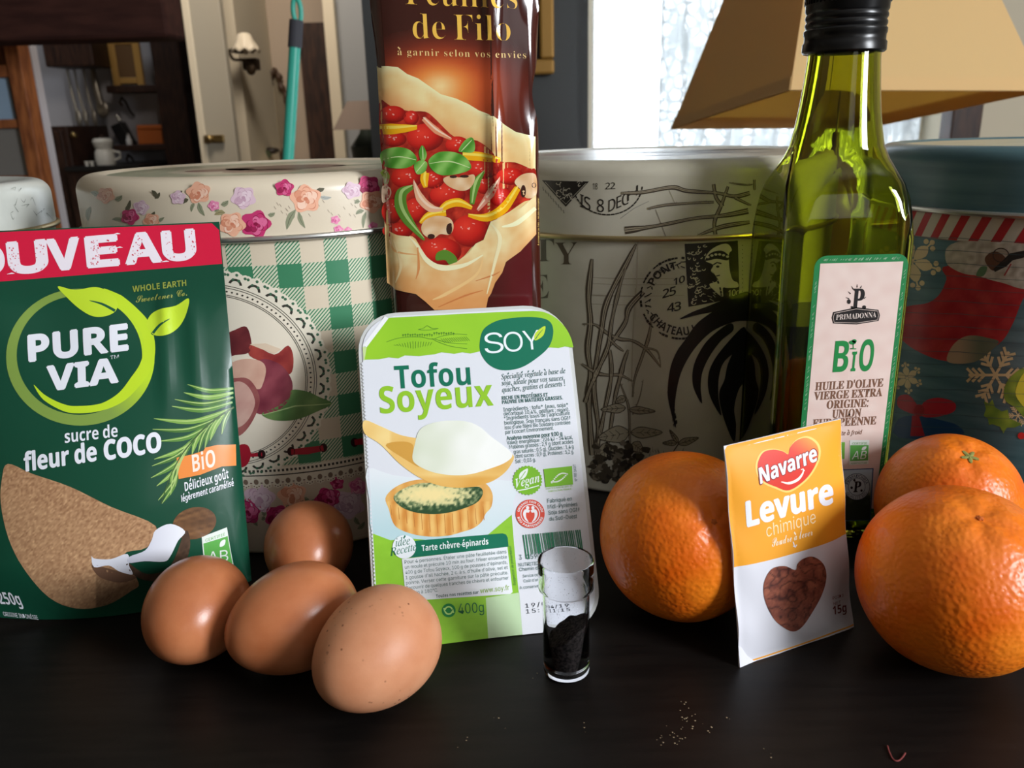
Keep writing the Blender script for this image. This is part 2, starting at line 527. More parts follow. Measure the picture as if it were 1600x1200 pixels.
struct('floor', (-4.2, -3.2, FLOOR_Z - .1), (3.0, 2.4, FLOOR_Z), m_floor)
struct('floor_hall', (-4.2, 2.4, FLOOR_Z - .1), (-0.22, 6.2, FLOOR_Z), m_floor)
struct('ceiling', (-4.2, -3.2, CEIL_Z), (3.0, 2.4, CEIL_Z + .1), m_ceil)
struct('ceiling_hall', (-4.2, 2.4, CEIL_Z), (-0.22, 6.2, CEIL_Z + .1), m_ceil)
struct('wall_left', (-4.3, -3.2, FLOOR_Z), (-4.2, 6.2, CEIL_Z), m_wall_cream)
struct('wall_right', (2.9, -3.2, FLOOR_Z), (3.0, 2.4, CEIL_Z), m_wall_cream)
struct('wall_front', (-4.2, -3.3, FLOOR_Z), (3.0, -3.2, CEIL_Z), m_wall_cream)
struct('wall_far', (-4.2, 6.2, FLOOR_Z), (-0.22, 6.3, CEIL_Z), m_wall_hall)
# wall with the bright window, behind the lamp
WY = 2.2
wx0, wx1 = X(919, WY, 120), X(1483, WY, 195)
wz0, wz1 = -0.25, 1.35
struct('wall_back', (-0.22, WY, FLOOR_Z), (wx0, WY + .2, CEIL_Z), m_wall_dark)
struct('wall_back_right', (wx1, WY, FLOOR_Z), (2.9, WY + .2, CEIL_Z), m_wall_cream)
struct('wall_back_lower', (wx0, WY, FLOOR_Z), (wx1, WY + .2, wz0), m_wall_dark)
struct('wall_back_upper', (wx0, WY, wz1), (wx1, WY + .2, CEIL_Z), m_wall_dark)
# window: frame, sill and pane set deep in the opening
m_glass = mat('window_glass', (250, 252, 255), 0.0, trans=1.0, ior=1.02)
win = bpy.data.objects.new('window_1', None); link(win); win['kind'] = 'structure'; win.location = (wx0, WY + .15, wz0)
bmw = bmesh.new()
box_bm(bmw, (wx0, WY + .14, wz0), (wx0 + .03, WY + .18, wz1)); box_bm(bmw, (wx1 - .03, WY + .14, wz0), (wx1, WY + .18, wz1))
box_bm(bmw, (wx0 + .03, WY + .14, wz0), (wx1 - .03, WY + .18, wz0 + .04)); box_bm(bmw, (wx0 + .03, WY + .14, wz1 - .04), (wx1 - .03, WY + .18, wz1))
bm_obj('window_frame', bmw, m_paint, win)
box('pane', (wx0 + .03, WY + .158, wz0 + .04), (wx1 - .03, WY + .162, wz1 - .04), m_glass, win)
box('window_sill', (wx0 - .02, WY - .05, wz0 - .03), (wx1 + .02, WY + .14, wz0), m_paint, win)
# brown wooden casing beside the window
struct('trim_1', (X(1484, WY - .05, 195), WY - .06, FLOOR_Z), (X(1534, WY - .06, 195), WY, 1.5), m_darkwood, 0.004)

# lace curtains hanging before the window
def curtain(name, label, x0, x1, y, amp, waves, m, group=None):
    nx, nz_ = 160, 24; vs, fs = [], []
    for j in range(nz_ + 1):
        z = wz0 - .1 + (1.45 - wz0 + .1) * j / nz_
        for i in range(nx + 1):
            t = i / nx
            vs.append((x0 + (x1 - x0) * t, y + amp * math.sin(t * waves * 2 * math.pi + .4 * math.sin(j * .35)), z))
    for j in range(nz_):
        for i in range(nx):
            a = j * (nx + 1) + i; fs.append((a, a + 1, a + nx + 2, a + nx + 1))
    o = mesh_obj(name, vs, fs, m, None, True, loc=((x0 + x1) / 2, y, wz0 - .1))
    sm = o.modifiers.new('cloth_thickness', 'SOLIDIFY'); sm.thickness = 0.0006
    tag(o, label, 'curtain', group); return o
def lace_mat(name, scale, cover, tone):
    m = bpy.data.materials.new(name); m.use_nodes = True; nt = m.node_tree
    for n in list(nt.nodes): nt.nodes.remove(n)
    out = nt.nodes.new('ShaderNodeOutputMaterial'); mix = nt.nodes.new('ShaderNodeMixShader')
    tr = nt.nodes.new('ShaderNodeBsdfTransparent'); tl = nt.nodes.new('ShaderNodeBsdfTranslucent'); df = nt.nodes.new('ShaderNodeBsdfDiffuse')
    m2 = nt.nodes.new('ShaderNodeMixShader'); m2.inputs[0].default_value = 0.3
    tl.inputs[0].default_value = (*lin(tone), 1); df.inputs[0].default_value = (*lin(tone), 1)
    nt.links.new(tl.outputs[0], m2.inputs[1]); nt.links.new(df.outputs[0], m2.inputs[2])
    tc = nt.nodes.new('ShaderNodeTexCoord')
    vo = nt.nodes.new('ShaderNodeTexVoronoi'); vo.inputs['Scale'].default_value = scale; vo.feature = 'DISTANCE_TO_EDGE'
    no = nt.nodes.new('ShaderNodeTexNoise'); no.inputs['Scale'].default_value = scale * .28; no.inputs['Detail'].default_value = 4
    nt.links.new(tc.outputs['Object'], vo.inputs['Vector']); nt.links.new(tc.outputs['Object'], no.inputs['Vector'])
    r1 = nt.nodes.new('ShaderNodeValToRGB'); r1.color_ramp.elements[0].position = .05; r1.color_ramp.elements[1].position = .35
    r1.color_ramp.elements[0].color = (1, 1, 1, 1); r1.color_ramp.elements[1].color = (0, 0, 0, 1)
    r2 = nt.nodes.new('ShaderNodeValToRGB'); r2.color_ramp.elements[0].position = .42; r2.color_ramp.elements[1].position = .56
    nt.links.new(vo.outputs['Distance'], r1.inputs[0]); nt.links.new(no.outputs['Fac'], r2.inputs[0])
    mx = nt.nodes.new('ShaderNodeMath'); mx.operation = 'MAXIMUM'
    nt.links.new(r1.outputs[0], mx.inputs[0]); nt.links.new(r2.outputs[0], mx.inputs[1])
    mr = nt.nodes.new('ShaderNodeMapRange'); mr.inputs['To Min'].default_value = cover[0]; mr.inputs['To Max'].default_value = cover[1]
    nt.links.new(mx.outputs[0], mr.inputs['Value']); nt.links.new(mr.outputs[0], mix.inputs[0])
    nt.links.new(tr.outputs[0], mix.inputs[1]); nt.links.new(m2.outputs[0], mix.inputs[2]); nt.links.new(mix.outputs[0], out.inputs[0])
    return m
xs = X(1036, WY - .06, 100)
curtain('sheer_curtain', 'plain white sheer curtain, blown out by daylight beside the dark wall', wx0 + .005, xs + .02, WY - .055, .006, 5, lace_mat('white_sheer', 60, (.12, .25), (250, 252, 255)))
curtain('lace_curtain', 'patterned grey-white lace curtain behind the tan lampshade', xs - .01, X(1440, WY - .08, 195), WY - .075, .012, 11, lace_mat('grey_lace', 34, (.35, .93), (205, 208, 208)))

# ---- hall and kitchen seen to the left
struct('wall_partition', (-0.34, WY, FLOOR_Z), (-0.22, 6.2, CEIL_Z), m_wall_dark)
struct('wall_hall', (X(372, 3.7, 100), 3.7, FLOOR_Z), (-0.22, 3.8, CEIL_Z), m_wall_hall)
struct('wall_hall_side', (X(345, 3.3, 100), 3.25, FLOOR_Z), (X(381, 3.3, 100), 3.7, CEIL_Z), m_wall_cream)
struct('wall_grey', (X(528, 3.1, 100), 3.1, FLOOR_Z), (-0.34, 3.2, CEIL_Z), mat('blue_grey_plaster', (150, 152, 152), .9))
struct('trim_2', (X(511, 3.1, 60), 3.06, FLOOR_Z), (X(529, 3.1, 60), 3.22, CEIL_Z), m_paint, .004)
# dark brown doorway in the hall wall
d2 = bpy.data.objects.new('door_2', None); link(d2); d2['kind'] = 'structure'; d2.location = (X(500, 3.66), 3.66, FLOOR_Z)
box('door_leaf', (X(476, 3.66, 140), 3.64, FLOOR_Z + .01), (X(538, 3.66, 140), 3.70, Z(36, 3.66, 490)), m_darkwood, d2)
# open cream door with a lock
d1 = bpy.data.objects.new('door_1', None); link(d1); d1['kind'] = 'structure'; d1.location = (X(330, 3.0), 3.0, FLOOR_Z)
dx0, dx1 = X(301, 3.0, 125), X(357, 3.0, 125)
box('door_leaf', (dx0, 3.0, FLOOR_Z + .01), (dx1, 3.04, 1.35), mat('grey_beige_door_paint', (168, 160, 142), .5), d1, .003)
box('door_edge', (dx0 - .004, 2.996, FLOOR_Z + .01), (dx0 + .02, 3.044, 1.35), m_paint, d1, .002)
lk = at_depth(325, 217, 2.99)
m_brass = mat('dull_brass', (150, 128, 84), .35, 1.0)
box('lock_plate', (lk[0] - .012, 2.982, lk[2] - .012), (lk[0] + .055, 2.998, lk[2] + .012), m_brass, d1, .002)
bmk = bmesh.new(); bmesh.ops.create_uvsphere(bmk, u_segments=14, v_segments=8, radius=.013)
bmesh.ops.translate(bmk, verts=bmk.verts, vec=(lk[0] + .01, 2.975, lk[2])); bm_obj('door_handle', bmk, m_brass, d1, True)

# kitchen recess
KY = 4.7
struct('wall_kitchen', (-4.2, KY, FLOOR_Z), (X(372, 3.7, 100), KY + .1, CEIL_Z), m_tile)
struct('wall_pillar', (X(50, 2.9, 200), 2.9, FLOOR_Z), (X(70, 2.9, 200), 2.94, CEIL_Z), m_wall_lav)
struct('finger_blur_block', (-4.2, 2.3, Z(62, 2.3, 130)), (X(262, 2.3, 40), 2.42, CEIL_Z), m_blur, .01)  # added beam-like block standing in for a finger blurred over the lens
struct('trim_4', (X(255, 4.5, 180), 4.45, FLOOR_Z), (X(300, 4.5, 180), 4.65, CEIL_Z), m_darkwood, .01)

# table carrying everything
m_table = mat('black_brown_table', (20, 18, 17), 0.42, spec=0.25)
add_noise_color(m_table, (15, 13, 12), (22, 19, 17), 30, stretch=(1, 9, 1)); add_bump(m_table, 'noise', 420, 0.08, 0.0004)
tb = thing('dining_table', 'black-brown wooden table carrying the groceries and tins', 'table', (0, .6, FLOOR_Z))
box('tabletop', (-.95, -.3, -.035), (1.05, 1.5, 0.0), m_table, tb, .004)
for sx in (-.9, .93):
    for sy in (-.25, 1.38):
        box('leg', (sx, sy, FLOOR_Z), (sx + .07, sy + .07, -.035), m_table, tb, .004)
# ================================================================== round tins
def arc_prof(r, z, rad, a0, a1, n=7):
    return [(r + rad * math.cos(a0 + (a1 - a0) * i / n), z + rad * math.sin(a0 + (a1 - a0) * i / n)) for i in range(n + 1)]
def make_tin(name, label, cx, cy, R, zr, zt, m_body, m_lid, m_bead, sh=.009):
    t = thing(name, label, 'tin', (cx, cy, 0))
    rb = R - .0012
    body = lathe('body', [(0, .001), (rb - .004, .001)] + arc_prof(rb - .003, .003, .003, -math.pi / 2, 0, 4) + [(rb, zr + .004)], m_body, t, 160, (cx, cy, 0))
    lid = lathe('lid', [(R - .004, zr), (R, zr), (R, zt - sh)] + arc_prof(R - sh, zt - sh, sh, 0, math.pi / 2, 8)[1:] +
                [(R - sh - .004, zt), (R - sh - .006, zt - .0012), (0, zt - .0012)], m_lid, t, 160, (cx, cy, 0))
    ring = []
    for i in range(11): ring.append((R + .0006 + .0016 * math.cos(2 * math.pi * i / 10), zr + .0016 * math.sin(2 * math.pi * i / 10)))
    lathe('rim_bead', ring, m_bead, t, 160, (cx, cy, 0))
    s_body = CylSurf(cx, cy, rb); s_lid = CylSurf(cx, cy, R)
    s_top = PlaneSurf((cx, cy, zt - .0012), (1, 0, 0), (0, 1, 0))
    return t, body, lid, s_body, s_lid, s_top
m_steel = mat('bare_steel_bead', (190, 190, 185), .3, .9)
m_gilt = mat('gilt_bead', (168, 150, 108), .35, .8)
m_creamtin = mat('cream_tin_lacquer', (216, 202, 178), .32, spec=.5); add_bump(m_creamtin, 'noise', 900, .08, .0003)
m_parch = mat('parchment_tin_lacquer', (214, 208, 190), .3, spec=.5)
add_noise_color(m_parch, (178, 171, 152), (196, 190, 172), 24)
m_bluetin = mat('slate_blue_tin_lacquer', (96, 138, 146), .35, spec=.5); add_noise_color(m_bluetin, (66, 98, 106), (84, 116, 122), 14, stretch=(1, 1, 12))
m_whitetin = mat('off_white_tin_lacquer', (214, 216, 210), .3, spec=.5); add_noise_color(m_whitetin, (168, 172, 164), (206, 208, 200), 16, lo=.3, hi=.5)
T_FL = make_tin('cookie_tin', 'round tin with rose-printed lid and green gingham body behind the green pouch', -.139, .52, .11, .173, .203, m_creamtin, m_creamtin, m_steel)
T_CE = make_tin('cookie_tin', 'round cream tin with engraved vine branches, postmark and black feathers', .10, .59, .12, .160, .203, m_parch, m_parch, m_gilt)
T_RI = make_tin('cookie_tin', 'round slate-blue Christmas tin with red stocking and candy-striped edge', .333, .52, .10, .171, .206, m_bluetin, m_bluetin, m_steel)
T_LE = make_tin('cookie_tin', 'small round off-white tin at the left edge beside the wooden dresser', -.357, .5, .08, .172, .199, m_whitetin, m_whitetin, m_gilt)

# ================================================================== soft packs
def frame_axes(yaw, lean):
    a, l = math.radians(yaw), math.radians(lean)
    ex = np.array([math.cos(a), math.sin(a), 0]); nb = np.array([-math.sin(a), math.cos(a), 0])
    ey = nb * math.sin(l) + np.array([0, 0, 1]) * math.cos(l)
    return ex, ey
def pillow(name, surf, w, h, m, parent, nu=40, nv=56, back=None, vmin=None, vmax=None, half=None, t=.0006):
    """closed bag: front sheet follows the surface, back sheet its own bulge"""
    us = np.linspace(-1, 1, nu + 1); vsn = np.linspace(0, 1, nv + 1)
    U, Vn = np.meshgrid(us, vsn); U = U.ravel(); Vn = Vn.ravel()
    hw = (w / 2) * np.ones_like(U) if half is None else half(Vn)
    u = U * hw
    v0 = vmin(u) if vmin is not None else 0 * u; v1 = vmax(u) if vmax is not None else 0 * u + h
    v = v0 + (v1 - v0) * Vn
    uv = np.stack([u, v], 1)
    f = surf.pos(uv, 0.0)
    edge = (1 - np.abs(U) ** 6) * (1 - np.abs(2 * Vn - 1) ** 16)
    flat = surf.o + uv[:, :1] * surf.ex + uv[:, 1:] * surf.ey
    bb = back(u, v) if back is not None else 0 * u
    b = flat - surf.n * (t + bb * edge)[:, None]
    n = len(f); V = np.vstack([f, b]); F = []
    W = nu + 1
    for j in range(nv):
        for i in range(nu):
            a = j * W + i; F.append((a, a + 1, a + W + 1, a + W)); F.append((n + a, n + a + W, n + a + W + 1, n + a + 1))
    for i in range(nu):
        F.append((i, n + i, n + i + 1, i + 1)); a = nv * W + i; F.append((a, a + 1, n + a + 1, n + a))
    for j in range(nv):
        a = j * W; F.append((a, a + W, n + a + W, n + a)); a = j * W + nu; F.append((a, n + a, n + a + W, a + W))
    o = mesh_obj(name, V, F, m, parent, True)
    o.data.set_sharp_from_angle(angle=math.radians(60))
    return o
def sstep(x, a, b):
    t = np.clip((x - a) / (b - a), 0, 1); return t * t * (3 - 2 * t)

# ---- green stand-up pouch
PW, PH = .135, .1869
pex, pey = frame_axes(8.58, 12)
def pouch_bulge(u, v):
    s = np.clip(1 - (2 * u / PW) ** 2, 0, 1) ** .75
    prof = sstep(v, -.01, .035) * (1 - sstep(v, .05, PH * .86)) * .8 + .2 * (1 - sstep(v, PH * .7, PH * .84)) * sstep(v, 0, .03)
    crease = .0016 * np.exp(-((u - .040 + .10 * (PH - v) * .18) / .0032) ** 2) * sstep(v, .09, .12) * (1 - sstep(v, .150, .160))
    crease += .0012 * np.exp(-((u - .052) / .003) ** 2) * sstep(v, .085, .12) * (1 - sstep(v, .140, .152))
    crease += .0007 * np.sin(u * 130 + v * 45) * sstep(v, .10, .15) * (1 - sstep(v, .150, .160)) * s
    seal = .0005 * np.sin(v * 1500) * sstep(v, PH - .008, PH - .006)
    return .020 * s * prof + crease + seal * 0
pouch_vmin = lambda u: .010 * (2 * u / PW) ** 2
S_PO = PlaneSurf((-.199, .3556, 0), pex, pey, pouch_bulge, .004)
m_pouch = mat('green_pouch_film', (20, 74, 54), .30, spec=.5, coat=.15); add_bump(m_pouch, 'noise', 60, .06, .002)
pouch = thing('sugar_pouch', 'green stand-up pouch of coconut sugar with a red banner reading NOUVEAU', 'pouch', (-.199, .3556, 0))
pouch_body = pillow('bag', S_PO, PW, PH, m_pouch, pouch, 60, 90, back=lambda u, v: .012 * np.clip(1 - (2 * u / PW) ** 2, 0, 1) * np.clip(1 - v / (PH * .8), 0, 1), vmin=pouch_vmin)

# ---- filo pastry pack
FW, FH = .077, .33
FXC = -.0223
def filo_bulge(u, v):
    s = np.clip(1 - np.abs(2 * u / FW) ** 5, 0, 1) ** .6
    wav = .0026 * np.exp(-((u - .0168) / .0032) ** 2) * (1 + .5 * np.sin(v * 70)) * sstep(v, .16, .21)
    wav += .0008 * np.sin(v * 120 + u * 60) * np.exp(-((u - .0345) / .003) ** 2)
    return .0055 * s * sstep(v, -.005, .02) * (1 - sstep(v, FH - .03, FH)) + wav
S_FI = PlaneSurf((FXC, .427, 0), (1, 0, 0), (0, 0, 1), filo_bulge, .010)
m_filo = mat('brown_glossy_film', (66, 26, 20), .14, spec=.7, coat=.6)
filo = thing('filo_pack', 'tall glossy brown filo pastry pack printed with a tomato tart', 'pastry pack', (FXC, .427, 0))
def filo_half(t):
    y = t * FH
    return FW / 2 - .0028 * np.exp(-((y - .238) / .010) ** 2) + .0012 * sstep(y, .255, .28)
filo_body = pillow('bag', S_FI, FW, FH, m_filo, filo, 60, 120, back=lambda u, v: .010 + 0 * u, half=filo_half)

# ---- silken tofu tray
TW, TH = .1053, .1577
tex_, tey = frame_axes(7.777, 29.1)
S_TO = PlaneSurf((-.0125, .3275, 0), tex_, tey)
def rrect(w, h, r, v0=0.0, n=8, inset=0.0):
    """r: radii (bl, br, tr, tl)"""
    out = []
    x0, x1, y0, y1 = -w / 2 + inset, w / 2 - inset, v0 + inset, v0 + h - inset
    for (cx, cy, rr, a) in ((x0, y0, r[0], math.pi), (x1, y0, r[1], -math.pi / 2), (x1, y1, r[2], 0), (x0, y1, r[3], math.pi / 2)):
        rr = max(rr - inset, .0005)
        sx = cx + rr if cx == x0 else cx - rr; sy = cy + rr if cy == y0 else cy - rr
        for i in range(n + 1):
            q = a + (math.pi / 2) * i / n
            out.append((sx + rr * math.cos(q), sy + rr * math.sin(q)))
    return out
def loft(name, surf, rings, m, parent, cap0=True, cap1=True, smooth=True, sharp=40):
    """rings: list of (outline uv list, lift)"""
    V, F = [], []
    k = len(rings[0][0])
    for o, l in rings: V += list(surf.pos(np.array(o), l))
    for j in range(len(rings) - 1):
        for i in range(k):
            q = (i + 1) % k; F.append((j * k + i, j * k + q, (j + 1) * k + q, (j + 1) * k + i))
    if cap0: F.append(list(range(k))[::-1])
    if cap1: F.append([(len(rings) - 1) * k + i for i in range(k)])
    bm = bmesh.new(); bv = [bm.verts.new(v) for v in V]
    for f in F: bm.faces.new([bv[i] for i in f])
    return bm_obj(name, bm, m, parent, smooth, sharp=sharp)
RT = (.010, .017, .023, .019)
m_tray = mat('milky_plastic_tray', (206, 208, 206), .3, spec=.5)
m_film = mat('white_printed_film', (226, 229, 236), .33, spec=.5)
tofu = thing('tofu_tray', 'white and lime-green silken tofu tray leaning on the tall pastry pack', 'tofu tray', (-.0125, .3275, 0))
loft('tub', S_TO, [(rrect(TW, TH, RT, inset=.0185), -.026), (rrect(TW, TH, RT, inset=.0150), -.0245), (rrect(TW, TH, RT, inset=.0065), -.004), (rrect(TW, TH, RT, inset=.0055), -.0022)], m_tray, tofu, True, False)
loft('rim', S_TO, [(rrect(TW, TH, RT, inset=.006), -.0026), (rrect(TW, TH, RT, inset=.0004), -.0026), (rrect(TW, TH, RT), -.0016), (rrect(TW, TH, RT, inset=.0004), -.0004), (rrect(TW, TH, RT, inset=.004), -.0004)], m_tray, tofu, False, False)
film = loft('lid_film', S_TO, [(rrect(TW, TH, RT, inset=.0022), -.0008), (rrect(TW, TH, RT, inset=.0022), 0.0)], m_film, tofu, False, True, False)

# ---- baking powder sachet
SW, SH = .0656, .0973
sex, sey = frame_axes(26.24, 10.75)
def sach_bulge(u, v):
    s = np.clip(1 - np.abs(2.1 * u / SW) ** 3, 0, 1) * np.clip(1 - np.abs(2.08 * (v / SH - .5)) ** 6, 0, 1)
    return .0035 * s + .0005 * np.sin(v * 190 + u * 60) * np.exp(-((np.abs(u) - SW * .46) / .006) ** 2) + .0012 * np.sin(u * 55 + .6) * (1 - sstep(v, 0, .02))
S_SA = PlaneSurf((.124, .316, 0), sex, sey, sach_bulge, .002)
m_sach = mat('sachet_paper', (222, 222, 230), .5, spec=.35); add_bump(m_sach, 'noise', 120, .1, .001)
sachet = thing('baking_powder_sachet', 'orange and white baking powder sachet standing between the oranges', 'sachet', (.124, .316, 0))
sach_body = pillow('paper_bag', S_SA, SW, SH, m_sach, sachet, 60, 84, back=lambda u, v: .003 * np.clip(1 - (2 * u / SW) ** 2, 0, 1), vmin=lambda u: .0016 * np.cos(u * 45) + .0002 - .0016)

# ================================================================== olive oil bottle
BX, BY, BH = .1685, .4403, .0323
def rsq(a, r, n=10):
    out = []
    for q, (sx, sy) in enumerate(((1, 1), (-1, 1), (-1, -1), (1, -1))):
        for i in range(n + 1):
            an = q * math.pi / 2 + (math.pi / 2) * i / n
            out.append((sx * (a - r) + r * math.cos(an), sy * (a - r) + r * math.sin(an)))
    return out
def bottle_shell(levels, m, name, parent, cap0=True, cap1=False, sharp=None):
    rings = [[(BX + x, BY + y, z) for x, y in rsq(a, min(r, a * .9999))] for z, a, r in levels]
    bm = bmesh.new(); k = len(rings[0]); R_ = [[bm.verts.new(p) for p in r] for r in rings]
    for j in range(len(R_) - 1):
        for i in range(k): bm.faces.new((R_[j][i], R_[j][(i + 1) % k], R_[j + 1][(i + 1) % k], R_[j + 1][i]))
    if cap0: bm.faces.new(R_[0][::-1])
    if cap1: bm.faces.new(R_[-1])
    return bm_obj(name, bm, m, parent, True, sharp=sharp or 50)
BL_ = [(.0005, .0275, .009), (.002, .0302, .0105), (.006, BH, .0060), (.060, BH, .0055), (.120, BH, .0055), (.165, BH, .0062), (.176, .0320, .0105), (.184, .0312, .0125),
       (.191, .0296, .0150), (.197, .0272, .0180), (.203, .0246, .0205), (.209, .0228, .0222), (.217, .0212, .0211), (.227, .0196, .0195), (.238, .0183, .0182), (.250, .0172, .0171), (.270, .0166, .0165)]
IN_ = [(.270, .0135, .0134), (.250, .0140, .0139), (.238, .0151, .0150), (.227, .0164, .0163), (.217, .0180, .0179), (.209, .0196, .0190), (.203, .0214, .0175), (.197, .0240, .0150),
       (.191, .0264, .0120), (.184, .0280, .0095), (.176, .0288, .0075), (.165, .0291, .0066), (.120, .0291, .0062), (.060, .0291, .0062), (.010, .0291, .0062), (.0065, .027, .007)]
m_bottle = mat('green_bottle_glass', (196, 204, 84), .02, trans=1.0, ior=1.5)
m_oil = mat('olive_oil', (44, 52, 8), .0, trans=1.0, ior=1.47)
bottle = thing('olive_oil_bottle', 'square green glass olive oil bottle with black screw cap', 'bottle', (BX, BY, 0))
glass_o = bottle_shell(BL_ + IN_, m_bottle, 'glass_body', bottle, True, True)
OILZ = .122
oil_levels = [(.0069, .0262, .007), (.0104, .0288, .0060), (.060, .0288, .0060), (OILZ, .0288, .0060)]
oil_o = bottle_shell(oil_levels, m_oil, 'olive_oil', bottle, True, True)
m_cap = mat('black_screw_cap', (16, 16, 17), .28, spec=.5)
CX, CY = BX - .0005, BY
cap = [(0.0166, .2535), (.0188, .2530), (.0197, .2538), (.0197, .2575), (.0190, .2585), (.0190, .2610), (.0194, .2618), (.0194, .2636), (.0186, .2646), (.0191, .2656), (.0191, .2668), (.0185, .2678), (.0192, .2690), (.0192, .2700), (.0187, .2712), (.0194, .2724)]
cp = bottle_cap = lathe('screw_cap', cap + [(.0194, .299), (.0188, .3005), (.0, .3005)], m_cap, bottle, 72, (CX, CY, 0))
bmk = bmesh.new()
for i in range(60):
    a = 2 * math.pi * i / 60
    box_bm(bmk, (CX - .0004, CY + .0190, .2755), (CX + .0004, CY + .0200, .2965), rot=Matrix.Rotation(a, 3, 'Z'), pivot=(CX, CY, .28))
bm_obj('knurling', bmk, m_cap, cp)
S_BO = PlaneSurf((BX, BY - BH - .0001, 0), (1, 0, 0), (0, 0, 1))

# ================================================================== eggs
m_egg = mat('brown_eggshell', (196, 128, 84), .29, spec=.5, sss=.08)
_n, _r, _mp = add_noise_color(m_egg, (176, 102, 62), (196, 124, 82), 45, 5)
add_bump(m_egg, 'noise', 1400, .12, .0003)
m_egg2 = mat('speckled_brown_eggshell', (206, 142, 104), .45, spec=.4, sss=.08)
_n, _r, _mp = add_noise_color(m_egg2, (196, 130, 92), (212, 150, 112), 45, 5)
vo = N(m_egg2, 'ShaderNodeTexVoronoi'); vo.inputs['Scale'].default_value = 330; vo.inputs['Randomness'].default_value = 1
tcs = N(m_egg2, 'ShaderNodeTexCoord'); L(m_egg2, tcs.outputs['Object'], vo.inputs['Vector'])
big = N(m_egg2, 'ShaderNodeTexNoise'); big.inputs['Scale'].default_value = 48; L(m_egg2, tcs.outputs['Object'], big.inputs['Vector'])
rr1 = N(m_egg2, 'ShaderNodeValToRGB'); rr1.color_ramp.elements[0].position = .12; rr1.color_ramp.elements[1].position = .2
rr1.color_ramp.elements[0].color = (1, 1, 1, 1); rr1.color_ramp.elements[1].color = (0, 0, 0, 1)
rr2 = N(m_egg2, 'ShaderNodeValToRGB'); rr2.color_ramp.elements[0].position = .54; rr2.color_ramp.elements[1].position = .62
L(m_egg2, vo.outputs['Distance'], rr1.inputs[0]); L(m_egg2, big.outputs['Fac'], rr2.inputs[0])
mu = N(m_egg2, 'ShaderNodeMath', operation='MULTIPLY'); L(m_egg2, rr1.outputs[0], mu.inputs[0]); L(m_egg2, rr2.outputs[0], mu.inputs[1])
mxn = N(m_egg2, 'ShaderNodeMix', data_type='RGBA'); mxn.inputs['B'].default_value = (*lin((104, 50, 26)), 1)
L(m_egg2, mu.outputs[0], mxn.inputs['Factor']); L(m_egg2, _r.outputs[0], mxn.inputs['A']); L(m_egg2, mxn.outputs['Result'], bsdf(m_egg2).inputs['Base Color'])
add_bump(m_egg2, 'noise', 1400, .12, .0003)
def egg(label, px, py, yaw, a, b, m, tilt=0.0):
    c = on_table(px, py, b)
    vs, fs = [], []; nt_, nr_ = 40, 56
    for i in range(nt_ + 1):
        t = math.pi * i / nt_
        x = -a * math.cos(t); r = b * math.sin(t) * (1 - .11 * math.cos(t) * -1 * -1)
        for j in range(nr_):
            q = 2 * math.pi * j / nr_; vs.append((x, r * math.cos(q), r * math.sin(q)))
    for i in range(nt_):
        for j in range(nr_):
            fs.append((i * nr_ + j, i * nr_ + (j + 1) % nr_, (i + 1) * nr_ + (j + 1) % nr_, (i + 1) * nr_ + j))
    bm = bmesh.new(); bv = [bm.verts.new(v) for v in vs]
    for f in fs: bm.faces.new([bv[k] for k in f])
    bmesh.ops.remove_doubles(bm, verts=bm.verts, dist=1e-7)
    bmesh.ops.rotate(bm, verts=bm.verts, cent=(0, 0, 0), matrix=Matrix.Rotation(math.radians(yaw), 3, 'Z') @ Matrix.Rotation(math.radians(-tilt), 3, 'Y'))
    zmin = min(v.co.z for v in bm.verts)
    bmesh.ops.translate(bm, verts=bm.verts, vec=(c[0], c[1], -zmin))
    o = bm_obj('egg', bm, m, None, True, loc=(c[0], c[1], 0))
    tag(o, label, 'egg', 'brown eggs in front of the pouch'); return o
egg('smooth brown egg leaning nearest the green pouch, leftmost of four', 306, 955, 84, .0262, .0222, m_egg)
egg('glossy brown egg lying sideways between the leftmost and the speckled egg', 458, 967, 38, .0292, .0228, m_egg, 2)
egg('pale brown egg with dark speckles, frontmost of four', 588, 1014, 56, .0290, .0231, m_egg2, 3)
egg('brown egg at the back, in front of the gingham tin', 482, 856, 96, .0256, .0220, m_egg)

# ================================================================== oranges
m_peel = mat('orange_peel', (236, 118, 18), .36, spec=.5, sss=.12)
_n, _r, _mp = add_noise_color(m_peel, (226, 98, 10), (244, 136, 28), 26, 4)
vb = N(m_peel, 'ShaderNodeTexVoronoi'); vb.inputs['Scale'].default_value = 520; vb.feature = 'SMOOTH_F1'
tcp = N(m_peel, 'ShaderNodeTexCoord'); L(m_peel, tcp.outputs['Object'], vb.inputs['Vector'])
nb2 = N(m_peel, 'ShaderNodeTexNoise'); nb2.inputs['Scale'].default_value = 150; L(m_peel, tcp.outputs['Object'], nb2.inputs['Vector'])
ad = N(m_peel, 'ShaderNodeMath', operation='ADD'); L(m_peel, vb.outputs['Distance'], ad.inputs[0]); L(m_peel, nb2.outputs['Fac'], ad.inputs[1])
bp = N(m_peel, 'ShaderNodeBump'); bp.inputs['Strength'].default_value = .32; bp.inputs['Distance'].default_value = .0011
L(m_peel, ad.outputs[0], bp.inputs['Height']); L(m_peel, bp.outputs[0], bsdf(m_peel).inputs['Normal'])
m_calyx = mat('dry_green_calyx', (140, 138, 70), .8)
m_scar = mat('brown_navel_scar', (190, 92, 26), .8)
